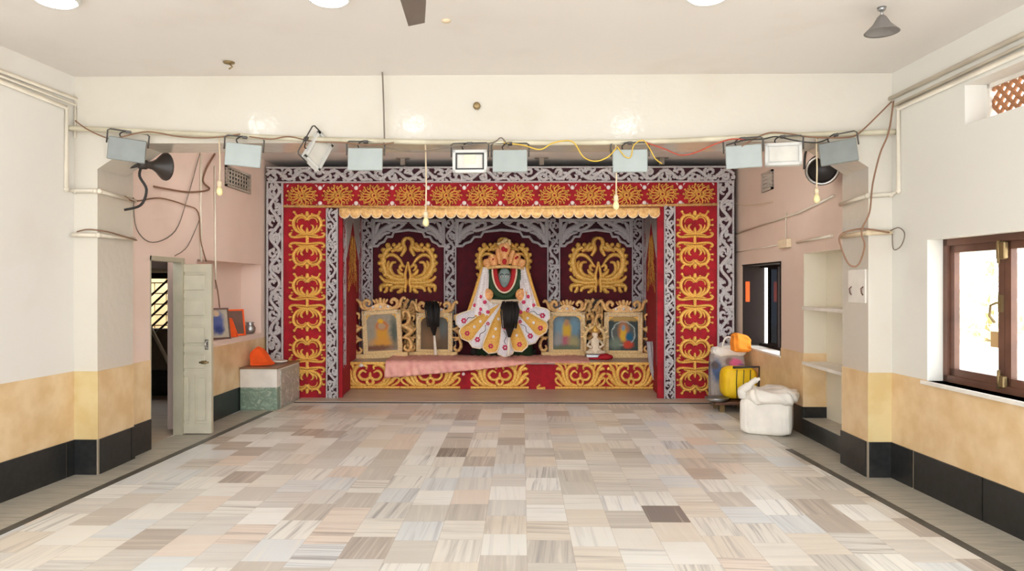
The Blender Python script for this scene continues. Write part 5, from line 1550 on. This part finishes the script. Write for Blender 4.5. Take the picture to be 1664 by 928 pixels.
# ================================================================== conduits on walls
def conduit(name, pts, r, label, m='conduit', cat='conduit'):
    mb = MB(); mb.tube(pts, r, n=8)
    for p in pts[1:-1]: mb.ell(p, (r * 1.25,) * 3, 0, 8, 6)
    return tag(mb.build(name, M[m]), label, cat)
def wl(y, z, d=.02): return (XL(y) + d, y, z)
def wr(y, z, d=.02): return (XR(y) - d, y, z)
def onL(px, py, d=.02):
    y = 6.0
    for _ in range(8): y = atX(px, py, XL(y) + d)[1]
    return atX(px, py, XL(y) + d)
def onR(px, py, d=.02):
    y = 6.0
    for _ in range(8): y = atX(px, py, XR(y) - d)[1]
    return atX(px, py, XR(y) - d)
a, b = onL(0, 115), onL(129, 163)
n3 = lambda a, b: (b[0] + (a[0] - b[0]) * 3, b[1] + (a[1] - b[1]) * 3, b[2] + (a[2] - b[2]) * 3)
conduit('wall_conduit', [n3(a, b), b, (b[0], b[1], Z(200, 130, 6.4))], .018, 'upper cream conduit running along the left wall into the corner')
a, b = onL(0, 132), onL(108, 175); cdn = onL(109, 308)
conduit('wall_conduit', [n3(a, b), b, (b[0], b[1], cdn[2]), (XL(BY) + .02, BY - .022, cdn[2]), (PLX - .01, BY - .022, cdn[2]), (PLX + .02, BY, cdn[2]), (PLX + .02, 7.1, cdn[2] - .02)], .02, 'lower cream conduit dropping down the left wall to the pier')
a, b = onL(0, 123, .03), onL(122, 170, .02)
conduit('wall_conduit', [n3(a, b), b, (b[0], b[1], Z(215, Y=6.3))], .012, 'thin middle conduit between two others on the left wall')
z_ = Z(381, Y=6.45)
conduit('wall_conduit', [(XL(6.42) + .02, 6.45, z_), (PLX + .02, BY - .02, z_), (PLX + .022, 7.09, z_)], .02, 'short cobwebbed conduit across the left pier')
wire('cable', [(XL(6.45) + .05, BY - .03, z_ + .03), (-4.0, BY - .035, z_ + .05), (PLX + .04, BY + .05, z_ + .04), (PLX + .05, 6.8, z_ + .02), (PLX + .05, 7.08, z_ - .01)], 'wbrown', .006, 'brown cable draped along the short conduit on the left pier')
a, b = onR(1664, 55), onR(1441, 163)
conduit('wall_conduit', [n3(a, b), b], .02, 'topmost cream conduit running along the right wall')
a, b = onR(1664, 72), onR(1452, 172)
conduit('wall_conduit', [n3(a, b), b], .014, 'middle thin conduit along the right wall')
a, b = onR(1664, 84), onR(1460, 176); cdn = onR(1460, 310)
conduit('wall_conduit', [n3(a, b), b, (b[0], b[1], cdn[2]), (XR(PY) - .02, PY - .022, cdn[2] - .02), (PRX - .02, PY - .022, cdn[2] - .03), (PRX - .022, 7.02, cdn[2] - .05)], .02, 'lowest cream conduit turning down the right wall to the pier')
wire('cable', [atY(1452, 164, 6.36), atY(1444, 215, 6.36), atY(1430, 250, 6.36), atY(1418, 300, 6.36), atY(1413, 345, 6.36), atY(1400, 375, 6.36), atY(1405, 400, 6.36), atY(1395, 430, 6.36), atY(1380, 430, 6.36), atY(1368, 405, 6.36), atY(1366, 382, 6.38), atY(1400, 372, 6.38), atY(1445, 378, 6.38)], 'wbrown', .008, 'brown cable hanging in a loop down the right pier')
z_ = Z(378, Y=6.4)
conduit('wall_conduit', [(XR(PY) - .02, PY - .03, z_ + .005), (PRX - .02, PY - .03, z_), (PRX - .022, 7.0, z_)], .022, 'short rusty conduit across the right pier', m='wcream')
wire('cable', [onR(1445, 376, .04), onR(1460, 370, .04), onR(1470, 380, .04), onR(1464, 400, .04), onR(1452, 405, .04), onR(1450, 380, .04)], 'wgrey', .005, 'tangled grey wire end on the right wall beside the pier')
# alcove right wall wiring
def aR(px, py, d=.015): return atX(px, py, ARX - d)
def aL(px, py, d=.015): return atX(px, py, ALX + d)
conduit('wall_conduit', [aR(1355, 318), aR(1300, 345), aR(1196, 380)], .013, 'thin conduit slanting along the right alcove wall')
conduit('wall_conduit', [aR(1352, 383), aR(1295, 394)], .016, 'pale conduit joining the junction box on the right alcove wall')
conduit('wall_conduit', [aR(1277, 345), aR(1277, 388)], .007, 'thin vertical drop above the junction box')
conduit('wall_conduit', [aR(1265, 398), aR(1196, 410)], .007, 'thin wire run from junction box toward the shrine')
c = aR(1277, 396)
tag(MB().box(ARX - .06, ARX, c[1] - .16, c[1] + .16, c[2] - .055, c[2] + .055, bev=.01).build('junction_box', M['wcream']), 'cream junction box on the right alcove wall', 'junction box')
wire('cable', [aR(1192, 330, .05), aR(1220, 333, .05), aR(1255, 328, .05)], 'wcream', .007, 'pale cord stretched from the right silver border to the wall')
# alcove left wall wiring
conduit('wall_conduit', [aL(327, 250), aL(326, 330), aL(327, 425)], .014, 'pale conduit running down the pink left wall')
conduit('wall_conduit', [aL(349, 270), aL(350, 420), aL(351, 470)], .012, 'second pale conduit down the pink wall above the door leaf')
wire('cable', [aL(349, 250, .03), aL(335, 275, .03), aL(330, 295, .03), aL(340, 308, .03), aL(305, 312, .03), aL(250, 303, .03)], 'wbrown', .011, 'brown cable bundle high on the pink left wall')
wire('cable', [aL(205, 320, .03) if False else (PLX + .03, 6.9, Z(318, Y=6.9)), (PLX + .03, 7.08, Z(326, Y=7.08)), aL(260, 322, .03), aL(300, 333, .03), aL(322, 345, .03), aL(326, 390, .03), aL(335, 425, .03)], 'wbrown', .008, 'brown cable crossing the pink wall to the vertical conduit')
wire('cable', [(PLX + .03, 7.05, Z(320, Y=7.05)), aL(222, 372, .03), aL(248, 394, .03), aL(285, 375, .03), aL(305, 320, .03), aL(326, 245, .03)], 'wgrey', .006, 'grey wire hanging in a deep loop on the pink left wall')
wire('cable', [aL(284, 416, .02), aL(305, 400, .02), aL(325, 355, .02)], 'wgrey', .005, 'thin grey wire slanting above the doorway')
wire('cable', [aL(350, 455, .03), aL(354, 475, .03), aL(357, 500, .03)], 'wbrown', .008, 'short brown cable end dangling above the niche picture')

# ================================================================== ceiling fittings
LM = emat('lamp_diffuser', (.92, .97, 1.0, 1), 13.0)
lamp_spots = [(-3.1, 4.66, 'round white ceiling lamp at the top left of the photo'), (-1.28, 4.66, 'round white ceiling lamp left of the fan'), (1.22, 4.66, 'round white ceiling lamp right of the fan'),
              (-2.6, 1.2, None), (0, 1.2, None), (2.4, 1.2, None)]  # last three: unseen row added to brighten the shrine
proto = None
for (x, y, lab) in lamp_spots:
    lab = lab or 'round white ceiling lamp added unseen behind the viewer'
    if proto is None:
        proto = thing('ceiling_lamp', lab, 'ceiling lamp', (x, y, CZ), group='round ceiling lamps')
        MB().lathe([(.15, 0), (.15, -.03), (.135, -.045), (.125, -.04)], (0, 0, 0), (0, 0, 1), 32).build('rim', M['whitemet'], proto, world=False)
        MB().lathe([(.125, -.038), (.11, -.055), (.06, -.066), (.004, -.07)], (0, 0, 0), (0, 0, 1), 32).build('diffuser', LM, proto, world=False)
    else: dup(proto, (x, y, CZ), None, lab)
# unseen tube lamps added on the beam's rear face to brighten the shrine
TM = emat('fill_tube_glow', (.97, .98, 1.0, 1), 50.0)
bt = None
for (x, lab) in ((-2.1, 'white fill tube added behind the beam, left one'), (-.35, 'white fill tube added behind the beam, middle one'), (1.4, 'white fill tube added behind the beam, right one')):
    loc = (x, BYB, 3.30)
    if bt is None:
        bt = thing('fill_tube', lab, 'lamp', loc, group='added fill tubes behind the beam')
        MB().box(-.62, .62, 0, .045, -.03, .03, bev=.006).box(-.62, -.59, .04, .10, -.025, .025).box(.59, .62, .04, .10, -.025, .025).build('batten', M['whitemet'], bt, world=False)
        MB().hexa([(-.62, .0, -.045), (.62, .0, -.045), (.62, .16, -.075), (-.62, .16, -.075), (-.62, .0, -.035), (.62, .0, -.035), (.62, .16, -.070), (-.62, .16, -.070)]).build('floor_light_shield', M['whitemet'], bt, world=False)  # plate added under the tube to keep its light off the floor
        MB().tube([(-.59, .075, 0), (.59, .075, 0)], .019, n=12).build('tube', TM, bt, world=False)
    else: dup(bt, loc, None, lab)
# fan
hubx, huby, fz = -.585, 4.02, 3.36
tipv = Vector(atZ(677, 40, fz)); 
t = thing('ceiling_fan', 'brown three-blade ceiling fan with one blade tip in view', 'ceiling fan', (tipv.x + .07, tipv.y - .68, CZ))
hub = Vector((tipv.x + .07, tipv.y - .68, fz))
MB().tube([(hub.x, hub.y, CZ), (hub.x, hub.y, fz + .08)], .015).build('down_rod', M['whitemet'], t)
MB().lathe([(.02, .10), (.09, .08), (.12, .04), (.12, -.02), (.08, -.06), (.02, -.07)], tuple(hub), n=24).build('motor', M['fan'], t)
d0 = (tipv - hub); d0.z = 0; a0 = math.atan2(d0.y, d0.x); Lb = d0.length
for kq in range(3):
    a = a0 + kq * 2 * PI / 3
    mb = MB().hexa([(.10, -.04, -.004), (Lb * .35, -.075, .012), (Lb * .35, .075, -.012), (.10, .04, -.004), (.10, -.04, .002), (Lb * .35, -.075, .018), (Lb * .35, .075, -.006), (.10, .04, .002)])
    mb.hexa([(Lb * .35, -.075, .012), (Lb, -.05, .012), (Lb, .05, -.012), (Lb * .35, .075, -.012), (Lb * .35, -.075, .018), (Lb, -.05, .018), (Lb, .05, -.006), (Lb * .35, .075, -.006)])
    mb.xform(Matrix.Translation(hub) @ Matrix.Rotation(a, 4, 'Z'))
    mb.build('blade', M['fan'], t)
c = atZ(1433, 12, CZ)
t = thing('ceiling_cone', 'small grey conical shape hanging from the right of the ceiling', 'pendant', (c[0], c[1], CZ))  # cone stands in for an unclear dark shape under the ceiling
MB().tube([(c[0], c[1], CZ), (c[0], c[1], CZ - .07)], .008).lathe([(.03, 0), (.025, -.02), (.01, -.03)], (c[0], c[1], CZ), n=12).build('stem', M['steel'], t)
MB().lathe([(.015, -.055), (.03, -.07), (.06, -.12), (.11, -.17), (.115, -.175), (.10, -.168), (.02, -.08)], (c[0], c[1], CZ), n=24).build('shade', M['grey'], t)
for (px, py, lab) in ((372, 101, 'small dark ceiling hook on the left'),):
    c = atZ(px, py, CZ)
    tag(MB().lathe([(.05, 0), (.045, -.012), (.01, -.02)], c, n=12).tube([(c[0], c[1], CZ - .01), (c[0] + .03, c[1], CZ - .04), (c[0], c[1], CZ - .06)], .008).build('ceiling_hook', M['brass']), lab, 'hook')
c = atZ(725, 33, CZ)
tag(MB().lathe([(.035, 0), (.03, -.012), (.005, -.015)], c, n=14).build('ceiling_stain', M['wcream']), 'small yellowed ceiling stain right of the fan blade', 'ceiling plate')  # thin disc standing for a stain on the ceiling
# bracket above the shrine top
for px in (655, 880, 1075):
    c = atY(px, 262, SY - .15)
    tag(MB().box(c[0] - .10, c[0] + .10, SY - .2, SY - .12, Z(258, Y=SY - .15) , Z(253, Y=SY - .15)).box(c[0] - .035, c[0] + .035, SY - .19, SY - .13, zTop + .0, Z(256, Y=SY - .15)).build('ceiling_bracket', M['wgrey']), {655: 'grey metal bracket above the shrine, left one', 880: 'grey metal bracket above the shrine, middle one', 1075: 'grey metal bracket above the shrine, right one'}[px], 'bracket', 'brackets above the shrine')

# ================================================================== light, world, camera
w = bpy.data.worlds.new('World'); S.world = w; w.use_nodes = True
bg = w.node_tree.nodes['Background']
bg.inputs[0].default_value = (.90, .955, 1.0, 1); bg.inputs[1].default_value = 2.6
sun = bpy.data.lights.new('sun', 'SUN'); sun.energy = 5.0; sun.angle = math.radians(1.0); sun.color = (1, .93, .82)
so_ = bpy.data.objects.new('sun', sun); COL.objects.link(so_)
dirv = Vector((-.28, .30, -1.0)).normalized()
so_.rotation_euler = dirv.to_track_quat('-Z', 'Y').to_euler()

cam = bpy.data.cameras.new('camera'); co = bpy.data.objects.new('camera', cam); COL.objects.link(co)
cam.sensor_width = 36.0; cam.lens = F / 1664.0 * 36.0; cam.clip_start = .05; cam.clip_end = 200
co.location = (0, 0, H); co.rotation_euler = (PI / 2, 0, AL)
S.camera = co
S.view_settings.view_transform = 'Standard'; S.view_settings.look = 'None'
S.view_settings.gamma = 1.0; S.view_settings.exposure = 1.15; S.view_settings.use_curve_mapping = False
try:
    S.cycles.max_bounces = 10; S.cycles.diffuse_bounces = 8; S.cycles.transparent_max_bounces = 12
    S.cycles.sample_clamp_indirect = 8.0; S.cycles.use_denoising = True
except Exception: pass
